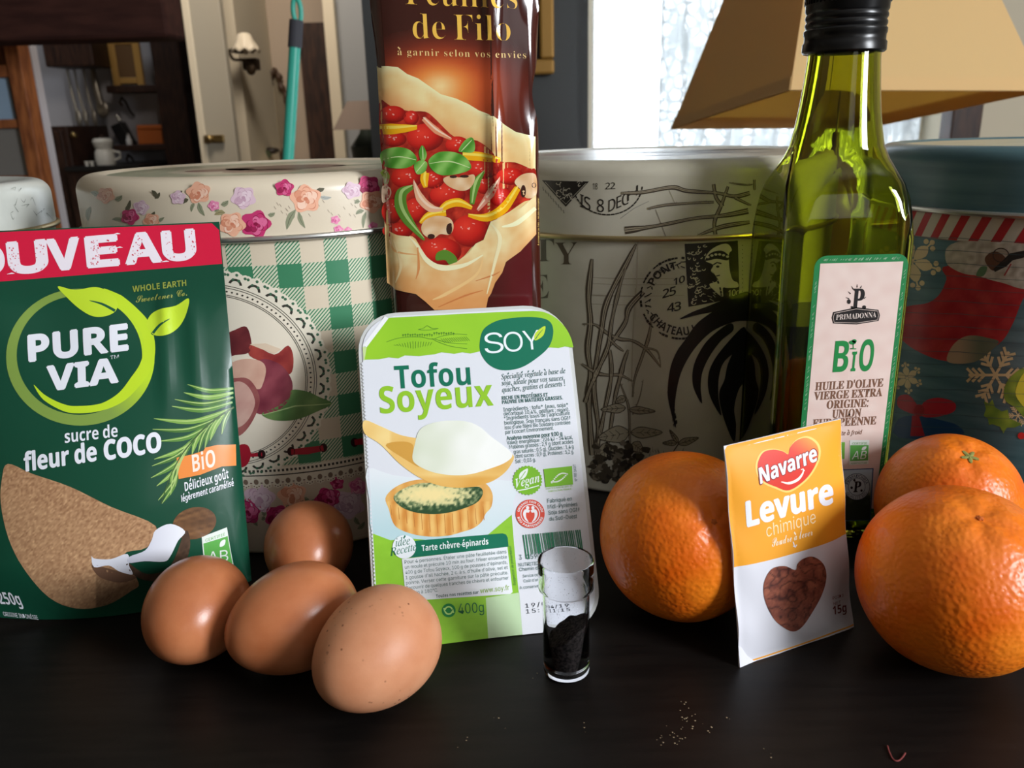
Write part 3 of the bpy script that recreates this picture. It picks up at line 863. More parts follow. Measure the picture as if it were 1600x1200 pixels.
def orange(label, c, r, pole, green, seed, squash=.97):
    """pole: direction of the stem end"""
    t = thing('orange', label, 'orange', (c[0], c[1], 0), 'oranges on the table')
    bm = bmesh.new(); bmesh.ops.create_uvsphere(bm, u_segments=96, v_segments=64, radius=1.0)
    for v in bm.verts:
        p = v.co.copy(); th = math.acos(max(-1, min(1, p.z)))
        k = 1 + .012 * noise.noise(p * 1.7 + Vector((seed, 0, 0))) - .05 * math.exp(-(th / .20) ** 2) - .03 * math.exp(-((math.pi - th) / .25) ** 2)
        k += .012 * math.cos(5 * math.atan2(p.y, p.x)) * math.exp(-((th - .28) / .16) ** 2)
        v.co = Vector((p.x, p.y, p.z * squash)) * k * r
    q = Vector((0, 0, 1)).rotation_difference(Vector(pole).normalized()).to_matrix()
    bmesh.ops.rotate(bm, verts=bm.verts, cent=(0, 0, 0), matrix=q)
    zc = -min(v.co.z for v in bm.verts)
    bmesh.ops.translate(bm, verts=bm.verts, vec=(c[0], c[1], zc))
    bm_obj('peel', bm, m_peel, t, True)
    # stem end
    bs = bmesh.new(); nn = 30; ring = []
    cz = .945 * squash * r
    top = bs.verts.new((0, 0, cz + .0009))
    for i in range(nn):
        a = 2 * math.pi * i / nn; rr = (.085 if green else .032) * r * (1 + (.45 if green else .15) * math.cos(5 * a + seed))
        ring.append(bs.verts.new((rr * math.cos(a), rr * math.sin(a), cz + .0004 + rr * .08)))
    for i in range(nn): bs.faces.new((top, ring[i], ring[(i + 1) % nn]))
    low = [bs.verts.new((v.co.x, v.co.y, v.co.z - .0025)) for v in ring]
    for i in range(nn): bs.faces.new((ring[i], low[i], low[(i + 1) % nn], ring[(i + 1) % nn]))
    bmesh.ops.rotate(bs, verts=bs.verts, cent=(0, 0, 0), matrix=q)
    bmesh.ops.translate(bs, verts=bs.verts, vec=(c[0], c[1], zc))
    bm_obj('calyx' if green else 'stem_scar', bs, m_calyx if green else m_scar, t)
    return t
def pole_at(c, r, px, py):
    """direction from the centre to the surface point seen at a pixel"""
    d = rays([(px, py)])[0]; d = d / np.linalg.norm(d); o = _C - np.array(c); b = o @ d
    t = -b - math.sqrt(max(b * b - (o @ o - r * r), 0)); return (o + d * t)
oc = (.0783, .3495, .0390); orange('whole orange half behind the sachet, in front of the engraved vine tin', oc, .0392, pole_at(oc, .0392, 1120, 812), False, 1)
oc = (.1833, .3055, .0388); orange('largest orange, frontmost by the right edge, with faint stem scar', oc, .0394, pole_at(oc, .0394, 1535, 800), False, 5)
oc = (.218, .380, .0338); orange('orange with a green calyx on top, behind the frontmost orange', oc, .0342, (-.04, -.42, .9), True, 9, squash=1.07)

# ================================================================== glass vial
vc = on_table(885, 1049); VX, VY = float(vc[0]), float(vc[1])
m_vial = mat('clear_vial_glass', (252, 253, 255), .01, trans=1.0, ior=1.22)
vial = thing('glass_vial', 'small clear glass vial with flared collar, standing before the tofu tray', 'vial', (VX, VY, 0))
VR = .0098
lathe('glass', [(0, .0004), (VR - .0015, .0004), (VR - .0003, .001), (VR, .0022), (VR, .0395), (VR + .0004, .0405), (VR + .0017, .0413), (VR + .0017, .0535), (VR + .0014, .0540), (VR + .0008, .0537),
                (VR + .0006, .0425), (VR - .0008, .0408), (VR - .0010, .0395), (VR - .0010, .0030), (VR - .0022, .0020), (0, .0020)], m_vial, vial, 64, (VX, VY, 0), sharp=60)
m_powder = mat('black_vanilla_powder', (30, 26, 25), .95, spec=.1); add_noise_color(m_powder, (16, 14, 14), (52, 46, 44), 900, 3)
vs, fs = [], []; nr_ = 48; prof = [(0, .0023), (VR - .0026, .0023), (VR - .00125, .0034)]
pw = thing_pw = None
bm = bmesh.new()
R1 = VR - .00125
low = [bm.verts.new((VX + (R1 - .001) * math.cos(2 * math.pi * i / nr_), VY + (R1 - .001) * math.sin(2 * math.pi * i / nr_), .0023)) for i in range(nr_)]
rows = [low]
for f in (.12, .4, .7, 1.0):
    rows.append([])
    for i in range(nr_):
        a = 2 * math.pi * i / nr_; x, y = math.cos(a), math.sin(a)
        top = .0205 + .0062 * x + .0018 * noise.noise(Vector((x * 2, y * 2, 3)))
        rows[-1].append(bm.verts.new((VX + R1 * x, VY + R1 * y, .0023 + (top - .0023) * f)))
for j in range(len(rows) - 1):
    for i in range(nr_): bm.faces.new((rows[j][i], rows[j][(i + 1) % nr_], rows[j + 1][(i + 1) % nr_], rows[j + 1][i]))
bm.faces.new(low[::-1]); cen = bm.verts.new((VX, VY, .0212))
for i in range(nr_): bm.faces.new((rows[-1][i], rows[-1][(i + 1) % nr_], cen))
pwd = bm_obj('dark_powder', bm, m_powder, None, True, loc=(VX, VY, .0023), sharp=50)
tag(pwd, 'fine black powder half filling the small glass vial', 'powder', kind='stuff')
# powder dust clinging to the glass, as separate grains
bm = bmesh.new(); rng = random.Random(3)
for i in range(420):
    a = rng.uniform(0, 2 * math.pi); z = .020 + abs(rng.gauss(0, .011)); z = min(z, .0385)
    if rng.random() < .3: z = rng.uniform(.0415, .053); R_ = VR + .0005
    else: R_ = R1
    s = rng.uniform(.00006, .00016); c = Vector((VX + (R_ - s) * math.cos(a), VY + (R_ - s) * math.sin(a), z))
    v = [bm.verts.new(c + Vector(d) * s) for d in ((1, 0, 0), (-1, 0, 0), (0, 1, 0), (0, -1, 0), (0, 0, 1), (0, 0, -1))]
    for f in ((0, 2, 4), (2, 1, 4), (1, 3, 4), (3, 0, 4), (2, 0, 5), (1, 2, 5), (3, 1, 5), (0, 3, 5)): bm.faces.new([v[k] for k in f])
dg = bm_obj('powder_dust', bm, m_powder, pwd); dg['kind'] = 'stuff'

# ================================================================== lamp with a square shade
LC = np.array([.454, 1.194, .226])
def rm(a, b, c): return np.array(Matrix.Rotation(c, 3, 'Z') @ Matrix.Rotation(a, 3, 'X') @ Matrix.Rotation(b, 3, 'Y'))
LM = rm(-.127, .02, .21)
lamp = thing('table_lamp', 'table lamp with a tilted square tan shade behind the bottle', 'lamp', (LC[0], LC[1], 0))
m_shade = mat('tan_lampshade_fabric', (238, 210, 156), .85, spec=.2); add_bump(m_shade, 'noise', 500, .12, .0005)
_tl = N(m_shade, 'ShaderNodeBsdfTranslucent'); _tl.inputs[0].default_value = (*lin((244, 214, 140)), 1)
_mx = N(m_shade, 'ShaderNodeMixShader'); _mx.inputs[0].default_value = .5
_out = [n for n in m_shade.node_tree.nodes if n.type == 'OUTPUT_MATERIAL'][0]
L(m_shade, bsdf(m_shade).outputs[0], _mx.inputs[1]); L(m_shade, _tl.outputs[0], _mx.inputs[2]); L(m_shade, _mx.outputs[0], _out.inputs[0])
def lp(x, y, z): return tuple(LM @ np.array([x, y, z]) + LC)
sb, st_, hh = .17, .085, .26
cb = [(-1, -1), (1, -1), (1, 1), (-1, 1)]
for i in range(4):
    (x0, y0), (x1, y1) = cb[i], cb[(i + 1) % 4]
    V = [lp(x0 * sb, y0 * sb, 0), lp(x1 * sb, y1 * sb, 0), lp(x1 * st_, y1 * st_, hh), lp(x0 * st_, y0 * st_, hh)]
    n_ = np.cross(np.array(V[1]) - V[0], np.array(V[3]) - V[0]); n_ /= np.linalg.norm(n_)
    V2 = [tuple(np.array(v) - n_ * .0015) for v in V]
    pnl = mesh_obj('shade_panel', V + V2, [(0, 1, 2, 3), (7, 6, 5, 4), (0, 4, 5, 1), (1, 5, 6, 2), (2, 6, 7, 3), (3, 7, 4, 0)], m_shade, lamp)
    # turned hem along the bottom edge
    hz = .016
    q = hz / hh; e0 = np.array(V[0]) + (np.array(V[3]) - V[0]) * q; e1 = np.array(V[1]) + (np.array(V[2]) - V[1]) * q
    H = [tuple(np.array(p) + n_ * .0012) for p in (V[0], V[1], e1, e0)]; H2 = [tuple(np.array(p) + n_ * .0001) for p in (V[0], V[1], e1, e0)]
    mesh_obj('hem', H + H2, [(0, 1, 2, 3), (7, 6, 5, 4), (0, 4, 5, 1), (1, 5, 6, 2), (2, 6, 7, 3), (3, 7, 4, 0)], m_shade, pnl)
m_ceram = mat('brown_ceramic', (104, 74, 52), .3)
lathe('base', [(0, 0), (.055, 0), (.058, .006), (.05, .014), (.03, .03), (.045, .06), (.052, .09), (.04, .13), (.02, .16), (.012, .18), (.012, .2), (0, .2)], m_ceram, lamp, 48, (LC[0], LC[1], 0))
tube('stem', [(LC[0], LC[1], .195), (LC[0], LC[1], .30), lp(0, 0, hh - .02)], .005, m_brass, lamp)
bmk = bmesh.new()
for i in range(4): tube_bm(bmk, [lp(0, 0, hh - .02), lp(cb[i][0] * st_ * .98, cb[i][1] * st_ * .98, hh - .005)], .0018, 6)
bm_obj('shade_holder', bmk, m_brass, lamp)
# ================================================================== print on the green pouch
ink_gloss = print_mat('glossy_ink', .30, .5, .15)
ink_film = print_mat('film_ink', .14, .7, .6)
ink_satin = print_mat('satin_ink', .36, .5)
ink_paper = print_mat('paper_ink', .5, .35)
ink_tin = print_mat('tin_ink', .32, .5)
WHITE = (236, 238, 246)
A = Art(S_PO)
b0, b1 = S_PO.to_uv([(0, 440), (350, 412)])
bv = lambda u: b0[1] + (b1[1] - b0[1]) * (u - b0[0]) / (b1[0] - b0[0])
hw = PW / 2 - .0003
A.fill_uv([(-hw, bv(-hw)), (hw, bv(hw)), (hw, PH - .004), (hw - .003, PH - .0006), (-hw, PH - .0006)], (216, 30, 66), z=2)
A.build('banner', ink_gloss, pouch)
A = Art(S_PO).frame(0, 330, 4); A.z = 5
PINKW = (246, 236, 244)
for ch, x0, x1 in (('N', -450, -215), ('O', -208, 34), ('U', 65, 303), ('V', 312, 508), ('E', 552, 744), ('A', 792, 1008), ('U', 1028, 1226)):
    yb = lambda x: 380 - .083 * (x - 190)
    A.text(ch, (x0, yb(x0)), (x1, yb(x1)), 192 - .012 * x0, PINKW, 'sansb', .0, 4, fat=8)
rg = random.Random(4); A.z = 7
for i in range(150):   # worn specks in the stencil lettering
    x0 = rg.choice((90, 250, 600, 600, 690, 860, 1060, 1190)) + rg.uniform(-32, 32); y = 380 - .083 * (x0 - 190) - rg.uniform(8, 170)
    A.ell(x0, y, rg.uniform(1.5, 5), rg.uniform(1.5, 6), (216, 30, 66), n=5)
for x0, y0 in ((75, 388), (1040, 312), (735, 140), (750, 225)):
    A.stroke([(x0 - 30, y0 + 6), (x0, y0), (x0 + 18, y0 + 2)], [2, 9, 2], PINKW)
A.build('lettering', ink_gloss, pouch)['label'] = 'white distressed word NOUVEAU'
# logo
A = Art(S_PO).frame(0, 330, 4); A.z = 3
def ringcol(x, y):
    a = math.degrees(math.atan2(y - 905, x - 503))
    t = max(0, min(1, (a + 80) / 40)) * (1 - max(0, min(1, (a - 20) / 40)))
    return mixc((132, 160, 74), (190, 222, 48), t)
cx, cy = 503, 912
outer = ellpts(cx, cy, 464, 428, 0, 72); inner = ellpts(cx - 6, cy - 12, 392, 372, 0, 72)
A.fill(outer, ringcol, step=40, holes=[inner])
A.z = 4
A.stroke(spl([(212, 1085), (280, 1165), (400, 1228), (500, 1240), (640, 1222), (760, 1160), (850, 1060), (915, 960), (935, 840), (905, 720), (840, 640), (740, 560), (640, 500)], 6, False), [2, 30, 42, 46, 44, 60, 75, 78, 70, 70, 70, 78, 40], (194, 224, 46))
A.z = 5
LIME = (196, 224, 52)
A.fill(spl([(362, 470), (470, 492), (600, 474), (690, 510), (735, 570), (722, 625), (660, 656), (580, 656), (500, 612), (425, 545)], 5), LIME)
A.fill(spl([(918, 712), (940, 650), (1000, 612), (1100, 590), (1180, 545), (1165, 640), (1120, 722), (1050, 770), (963, 774)], 5), LIME)
A.z = 6
A.stroke([(560, 558), (640, 580), (720, 622)], [3, 14, 18], (26, 88, 62), smooth=4)
A.stroke([(1062, 672), (1000, 710), (950, 770)], [3, 14, 18], (26, 88, 62), smooth=4)
A.text('PURE', (185, 938), (800, 865), 160, WHITE, 'sansb', .0, 4, fat=6)
A.text('VIA', (300, 1121), (738, 1066), 149, WHITE, 'sansb', .0, 4, fat=6)
A.text('TM', (690, 926), (744, 918), 22, WHITE, 'sans', 0, 2)
A.text('WHOLE EARTH', (830, 506), (1166, 466), 38, (150, 160, 70), 'sansb', 0, 2)
A.text('Sweetener Co.', (850, 572), (1170, 527), 40, (160, 168, 84), 'scriptb', 0, 2)
A.build('logo', ink_gloss, pouch)
# product name, tag, notes
A = Art(S_PO).frame(0, 600, 3); A.z = 6
A.text('sucre de', (305, 276), (553, 246), 58, WHITE, 'sansb', .0, 3)
A.text('fleur de', (116, 410), (454, 358), 86, WHITE, 'sansb', .0, 3, fat=2)
A.text('COCO', (492, 356), (756, 315), 90, WHITE, 'sansb', .0, 3, fat=3)
A.build('product_name', ink_gloss, pouch)
A = Art(S_PO).frame(0, 600, 3); A.z = 5
A.fill([(828, 345), (900, 330), (955, 312), (962, 298), (1020, 285), (1106, 283), (1108, 382), (1040, 386), (940, 425), (838, 445)], (238, 140, 60))
A.z = 7
A.text('BiO', (905, 413), (1012, 384), 80, (250, 228, 214), 'sansb', .0, 3)
A.text('Délicieux goût', (868, 503), (1073, 440), 42, WHITE, 'sansb', 0, 2)
A.text('légèrement caramélisé', (852, 553), (1097, 476), 30, WHITE, 'sansb', 0, 2)
A.build('organic_tag', ink_gloss, pouch)
A = Art(S_PO).frame(0, 600, 3); A.z = 7
A.text('250g', (5, 1030), (108, 1036), 62, WHITE, 'sansb', .0, 3)
A.text('ORIGINE INDONÉSIE', (20, 1086), (182, 1104), 21, WHITE, 'sans', 0, 2)
A.build('weight_lettering', ink_gloss, pouch)
# palm frond
A = Art(S_PO).frame(0, 600, 3); A.z = 3
sp_ = spl([(1097, 108), (1030, 150), (960, 205), (905, 265), (850, 335), (800, 430), (755, 560)], 6, False)
rg = random.Random(11)
ends = [((1094, 20), (880, 2)), ((1094, 40), (862, 40)), ((1094, 62), (820, 72)), ((1090, 85), (806, 104)), ((1080, 118), (722, 162)), ((1040, 150), (716, 212)), ((1000, 180), (746, 268)), ((970, 205), (724, 352)), ((930, 240), (713, 384)),
        ((900, 275), (708, 440)), ((870, 310), (735, 478)), ((850, 340), (742, 545)), ((835, 365), (760, 560)), ((845, 345), (800, 520)), ((880, 305), (822, 480)), ((915, 260), (850, 330)), ((950, 215), (900, 330)), ((985, 190), (930, 320)), ((1015, 165), (960, 300)), ((1050, 140), (985, 265)), ((1080, 120), (1040, 235))]
for i, (p, q) in enumerate(ends):
    p, q = np.array(p, float), np.array(q, float); d = q - p; m_ = (p + q) / 2 + np.array([d[1], -d[0]]) * (.10 if i < 13 else -.06)
    col = [(92, 140, 58), (128, 170, 76), (70, 116, 46)][i % 3]
    A.z = 3 + (i % 3) * .5
    A.stroke(spl([p, m_, q], 6, False), [10, 24, 20, 2], col)
    A.stroke(spl([p, m_ + (0, -4), q], 6, False), [2, 6, 2], (176, 204, 120), z=5)
A.stroke(sp_, [9, 8, 7, 5, 3], (60, 92, 40), z=5.5)
A.build('palm_leaf_picture', ink_gloss, pouch)
# sugar heap and coconut
A = Art(S_PO).frame(0, 600, 3); A.z = 3
def sugar(x, y):
    t = .5 + .5 * nz(x, y, .16) + .35 * nz(x, y, .06, 3) + (.18 if y < 560 + .42 * (x - 200) and nz(x, y, .3) > 0 else 0) * -1
    s_ = .62 + .38 * max(0, min(1, (1100 - y) / 300)) if x > 450 else 1
    return tuple(c * s_ for c in mixc((146, 104, 74), (222, 180, 136), t))
A.fill(spl([(38, 374), (150, 420), (330, 482), (520, 575), (730, 665), (690, 765), (580, 800), (650, 930), (615, 970), (500, 1036), (360, 1052), (230, 1000), (110, 862), (40, 722), (4, 560), (10, 440)], 4), sugar, step=8)
A.z = 4
fib = lambda x, y: mixc((74, 50, 34), (150, 108, 70), .5 + .6 * nz(x * .3 + y, y * .2, .09))
A.ell(912, 652, 104, 74, fib, -.25, step=12)
A.z = 4.5
A.fill(spl([(592, 832), (690, 890), (800, 850), (868, 690), (892, 735), (880, 810), (840, 862), (760, 918), (690, 922), (620, 890)], 5), lambda x, y: mixc((52, 40, 34), (104, 80, 62), .5 + .6 * nz(x, y, .05)), step=14)
A.z = 5
A.fill(spl([(730, 685), (800, 655), (868, 690), (835, 735), (800, 805), (770, 832), (680, 830), (604, 838), (606, 810), (680, 780), (712, 730)], 4), lambda x, y: mixc((206, 208, 222), (240, 242, 250), (x - 600) / 240), step=20)
A.z = 4.6
A.fill(spl([(432, 845), (500, 862), (600, 890), (640, 908), (570, 930), (490, 915), (448, 885)], 4), (112, 82, 64))
A.z = 5
A.fill(spl([(430, 806), (445, 818), (520, 820), (598, 796), (605, 850), (622, 892), (560, 878), (510, 850), (442, 858)], 4), (226, 228, 238))
A.build('sugar_and_coconut_picture', ink_gloss, pouch)
# organic mark
def ab_mark(A, q, z):
    """q: corners tl, tr, br, bl of the small green square mark"""
    q = [np.array(p, float) for p in q]
    P = lambda s, t: tuple(q[0] * (1 - s) * (1 - t) + q[1] * s * (1 - t) + q[2] * s * t + q[3] * (1 - s) * t)
    A.fill([P(0, 0), P(1, 0), P(1, 1), P(0, 1)], (232, 240, 232), z=z)
    A.fill([P(.03, .2), P(.97, .2), P(.97, .84), P(.03, .84)], (98, 178, 84), z=z + 1)
    w = np.linalg.norm(q[1] - q[0])
    A.text('CERTIFIÉ', P(.12, .17), P(.88, .17), w * .10, (98, 178, 84), 'sans', 0, 2, z=z + 1)
    A.text('AB', P(.12, .77), P(.84, .77), w * .42, (240, 246, 240), 'sans', 0, 3, z=z + 2, slant=.12)
    A.fill(spl([P(.62, .40), P(.68, .28), P(.86, .26), P(.80, .38)], 4), (240, 246, 240), z=z + 2)
    A.text('AGRICULTURE', P(.08, .97), P(.92, .97), w * .085, (98, 178, 84), 'sans', 0, 2, z=z + 1)
A = Art(S_PO).frame(0, 600, 3)
ab_mark(A, [(946, 716), (1064, 671), (1100, 872), (966, 880)], 4)
A.build('organic_mark', ink_gloss, pouch)
# ================================================================== print on the tofu tray film
TEAL, TLIME, TGREY = (0, 112, 84), (148, 200, 44), (62, 104, 100)
A = Art(S_TO).frame(550, 470, 4); A.z = 2
torn = [(1384, 292), (1330, 286), (1290, 296), (1240, 292), (1180, 300), (1100, 306), (1000, 310), (900, 318), (800, 316), (740, 330), (690, 322), (640, 332), (560, 322), (520, 334), (420, 346), (330, 342), (290, 360), (230, 354), (170, 366), (78, 368)]
A.fill([(78, 368), (76, 292), (220, 108)] + spl([(240, 106), (500, 92), (800, 76), (1050, 66), (1150, 64), (1215, 76), (1280, 112), (1335, 170), (1368, 232), (1384, 292)], 4, False) + torn[1:-1], lambda x, y: mixc((140, 196, 38), (160, 212, 48), .5 + .5 * nz(x, y, .004)), step=60)
A.fill([(66, 280), (205, 96), (228, 110), (92, 290)], (244, 246, 248), z=3)
A.fill([(66, 288), (92, 290), (78, 372), (72, 372)], (206, 226, 160), z=3)
A.z = 4
A.fill(spl([(798, 265), (822, 180), (900, 128), (1000, 108), (1130, 102), (1228, 124), (1258, 190), (1232, 285), (1150, 362), (1050, 420), (940, 434), (860, 402), (808, 335)], 6), TEAL)
A.z = 5
A.text('S', (832, 332), (950, 322), 128, (238, 246, 250), 'plain', -.004, 4); A.text('O', (953, 322), (1072, 314), 124, (238, 246, 250), 'plain', -.004, 4); A.text('Y', (1074, 310), (1180, 302), 122, (238, 246, 250), 'plain', -.004, 4)
A.fill([(1138, 250), (1240, 160), (1240, 120), (1160, 120), (1120, 200)], TEAL, z=5.5) if False else None
A.fill(spl([(1140, 246), (1148, 200), (1206, 158), (1198, 212), (1166, 240)], 5), (196, 224, 60), z=6)
A.stroke([(1146, 240), (1170, 205), (1192, 180)], [5, 4, 2], TEAL, z=7)
# little field drawing
DG = (86, 140, 40)
for pts in ([(215, 258), (300, 232), (420, 226), (500, 240), (560, 222), (640, 208), (720, 212)], [(520, 240), (600, 262), (720, 270)], [(415, 180), (450, 170), (470, 156), (500, 172), (540, 174), (470, 184), (415, 180)], [(500, 236), (540, 258), (620, 285), (720, 300)]):
    A.stroke(pts, 3.2, DG, smooth=4)
for i in range(15): A.stroke([(262 + i * 17, 262 - i * 1.2 + abs(i - 7) * 2), (250 + i * 19 + (7 - i) * 4, 300 - abs(i - 7) * 3)], 2.4, DG)
for i in range(13): A.stroke([(556 + i * 13, 236 - i), (580 + i * 13, 262 - i)], 2.4, DG)
for i in range(22):
    x = 320 + i * 15; A.ell(x, 214 - (i % 3) * 2 - (10 if i > 12 else 0), 6, 5, DG, n=7)
    A.stroke([(x, 214 - (10 if i > 12 else 0)), (x, 226 - (10 if i > 12 else 0))], 2, DG)
A.build('logo', ink_satin, film)
A = Art(S_TO).frame(550, 470, 4); A.z = 5
A.text('Tofou', (273, 550), (744, 524), 142, TEAL, 'sansb', 0, 4)
A.text('Soyeux', (178, 706), (886, 654), 168, TLIME, 'sansb', 0, 4)
rows = [('Spécialité végétale à base de', 935, 492, 1335, 452, 33, 'serifi', 0), ('soja, idéale pour vos sauces,', 937, 530, 1330, 496, 33, 'serifi', 0), ('quiches, gratins et desserts !', 940, 572, 1332, 532, 33, 'serifi', 0),
        ('RICHE EN PROTÉINES ET', 938, 620, 1225, 598, 23, 'sansb', 0), ('PAUVRE EN MATIÈRES GRASSES.', 940, 646, 1318, 616, 23, 'sansb', 0),
        ('Ingrédients : tofu* (eau, soja*', 948, 692, 1352, 661, 24, 'sans', 0), ('décortiqué 10,4%, gélifiant : nigari).', 950, 718, 1360, 690, 24, 'sans', 0), ("*Ingrédients issus de l'agriculture", 952, 746, 1362, 713, 24, 'sans', 0),
        ('biologique. Soja français sans OGM', 955, 775, 1365, 743, 24, 'sans', 0), ("issu d'une filière Bio Solidaire contrôlée", 957, 804, 1366, 771, 24, 'sans', 0), ('par Ecocert Environnement.', 960, 833, 1262, 806, 24, 'sans', 0),
        ('Analyse moyenne pour 100 g', 968, 872, 1315, 841, 25, 'sans', .012), ('Valeur énergétique : 226 kJ - 54 kcal,', 970, 899, 1380, 863, 24, 'sans', 0), ('Matières grasses : 2,9 g (dont acides', 985, 926, 1383, 891, 24, 'sans', 0),
        ('gras saturés : 0,5 g), Glucides : 1,4 g', 1012, 956, 1386, 922, 24, 'sans', 0), ('(dont sucres : 0,9 g), Protéines : 5,2 g.', 1020, 983, 1388, 953, 24, 'sans', 0), ('Sel : 0,03 g.', 1022, 1016, 1150, 1003, 24, 'sans', 0)]
for s_, x0, y0, x1, y1, h, st, b in rows: A.text(s_, (x0, y0), (x1, y1), h, TGREY, st, b, 2)
A.build('lettering', ink_satin, film)['label'] = 'green product name and ingredients text'
# picture of spoon and tart
A = Art(S_TO).frame(550, 720, 3.1575); A.z = 2
A.fill(spl([(74, 40), (200, 70), (400, 90), (790, 100), (795, 200), (785, 268), (670, 365), (480, 402), (300, 384), (190, 392), (98, 350), (86, 200)], 3), lambda x, y: mixc((232, 238, 242), (186, 216, 222), max(0, min(1, (y - 60) / 280)) * (1 if x < 500 else .5)), step=30)
A.z = 2.5
A.fill([(100, 358), (190, 392), (300, 384), (480, 402), (670, 365), (788, 266), (800, 420), (822, 650), (838, 858), (670, 876), (415, 908), (130, 932), (112, 640)], lambda x, y: mixc((132, 190, 44), (150, 206, 58), .5 + .5 * nz(x * .2, y, .1)), step=25)
A.fill([(660, 676), (825, 650), (841, 857), (672, 876)], lambda x, y: (196, 224, 178), z=3)
A.fill([(822, 640), (950, 628), (952, 846), (841, 858)], (228, 230, 236), z=3)
A.z = 3
crust = lambda x, y: mixc((214, 142, 62), (240, 196, 116), .5 + .4 * nz(x, y, .02) + .45 * math.sin(x * .115) * (1 if y > 200 else .3))
A.fill(spl([(165, 185), (200, 140), (260, 108), (340, 92), (450, 100), (560, 118), (650, 108), (692, 160), (688, 225), (660, 260), (640, 300), (600, 332), (540, 352), (470, 370), (380, 374), (300, 362), (230, 335), (200, 300), (182, 240)], 4), crust, step=9)
for i in range(13):
    x = 190 + i * 38; A.stroke([(x, 205 + 55 * math.sin((x - 165) / 525 * math.pi) + 4), (x + 6, 268 + 90 * math.sin((x - 190) / 500 * math.pi))], [2, 5, 3], (196, 120, 48), z=4)
def filling(x, y):
    d = math.hypot((x - 385) / 150, (y - 165) / 42); n = nz(x, y, .06) + .5 * nz(x, y, .2)
    c = mixc((246, 226, 160), (206, 206, 150), d - .4 + n * .3)
    return mixc(c, (44, 76, 44), max(0, (d - 1.05) * 1.6 + n * 1.3))
A.fill(spl([(205, 185), (240, 145), (330, 112), (450, 112), (560, 130), (630, 130), (645, 165), (610, 210), (520, 245), (430, 262), (330, 258), (250, 232)], 4), filling, step=7, z=5)
# spoon with a scoop of tofu
A.frame(550, 470, 4)
A.z = 6
A.fill(spl([(77, 748), (180, 785), (300, 838), (420, 862), (600, 900), (880, 930), (1006, 962), (990, 1030), (930, 1095), (840, 1142), (700, 1168), (560, 1158), (430, 1110), (300, 1020), (180, 900), (80, 830)], 5), lambda x, y: mixc((250, 222, 150), (226, 166, 74), .45 + .5 * nz(x, y, .006) + (.35 if y > 1100 else 0) - (.3 if x < 250 else 0)), step=22)
A.fill(spl([(210, 905), (300, 880), (380, 900), (378, 990), (420, 1040), (330, 990)], 4), (214, 160, 70), z=6.5)
A.fill(spl([(378, 985), (392, 900), (420, 812), (490, 768), (600, 750), (720, 756), (800, 790), (870, 850), (945, 905), (1002, 962), (960, 1010), (860, 1050), (740, 1084), (620, 1090), (500, 1070), (410, 1028)], 5), lambda x, y: mixc((250, 251, 246), (214, 222, 196), max(0, min(1, .9 - (x - 380) / 500 + .25 * nz(x, y, .008)))), step=22, z=7)
A.build('food_picture', ink_satin, film)
# recipe box, marks, barcode
A = Art(S_TO).frame(550, 720, 3.1575); A.z = 8
A.fill(spl([(246, 485), (500, 455), (766, 422)], 2, False) + [(792, 648), (780, 657), (268, 692)], (234, 238, 242))
A.fill([(250, 402), (330, 393), (742, 358), (760, 364), (768, 380), (772, 424), (500, 455), (252, 482)], TEAL, z=9)
A.text('Tarte chèvre-épinards', (345, 446), (673, 412), 30, (240, 246, 246), 'sansb', 0, 2, z=10)
A.ell(258, 425, 58, 58, (236, 242, 246), z=10)
A.text('idée', (216, 424), (287, 411), 40, TEAL, 'serifi', 0, 2, z=11); A.text('Recette', (190, 470), (318, 440), 38, TEAL, 'serifi', 0, 2, z=11)
rec = ['Pour 4 personnes. Étaler une pâte feuilletée dans', 'un moule et précuire 10 min au four. Mixer ensemble', "400 g de Tofou Soyeux, 100 g de pousses d'épinards,", "1 gousse d'ail hachée, 2 c. à s. d'huile d'olive, sel et", 'poivre. Verser cette garniture sur la pâte précuite.', 'Recouvrir de quelques tranches de chèvre et enfourner']
for i, s_ in enumerate(rec): A.text(s_, (260 + i * 1.8, 508 + i * 25.6), (762 + i * 2.2, 456 + i * 25.8), 17, TGREY, 'sans', .0, 2, z=10)
A.text('30 min à 180°C.', (270, 662), (425, 645), 17, TGREY, 'sans', 0, 2, z=10)
A.text('Toutes nos recettes sur', (415, 676), (625, 655), 16, TGREY, 'sansb', 0, 2, z=10); A.text('www.soy.fr', (632, 653), (776, 636), 24, (140, 180, 60), 'sans', .005, 2, z=10)
A.ell(477, 738, 34, 34, (16, 130, 60), z=8)
A.ring(477, 738, 18, 18, 7, (190, 224, 130), z=9, a0=.4, a1=2.9, n=20); A.ring(477, 738, 18, 18, 7, (190, 224, 130), z=9, a0=3.5, a1=6.0, n=20)
A.fill([(455, 745), (468, 726), (450, 726)], (190, 224, 130), z=9); A.fill([(499, 731), (486, 750), (504, 750)], (190, 224, 130), z=9)
A.text('400g', (525, 756), (652, 746), 50, (20, 110, 66), 'sans', 0, 3, z=8)
A.fill([(865 + (70 + (4 if i % 2 else -2)) * math.cos(i * math.pi / 28), 97 + (70 + (4 if i % 2 else -2)) * math.sin(i * math.pi / 28)) for i in range(56)], (126, 190, 44), z=8)
A.text('Vegan', (808, 134), (926, 104), 44, (240, 248, 240), 'serifbi', 0, 2, z=9)
A.stroke([(815, 148), (860, 140), (922, 122)], 5, (240, 248, 240), z=9)
A.fill(spl([(826, 92), (828, 62), (866, 38), (862, 68), (846, 88)], 4), (240, 248, 240), z=9); A.stroke([(830, 90), (856, 52)], 3, (126, 190, 44), z=10)
A.fill([(945, 41), (1085, 26), (1090, 117), (955, 131)], (126, 190, 44), z=8)
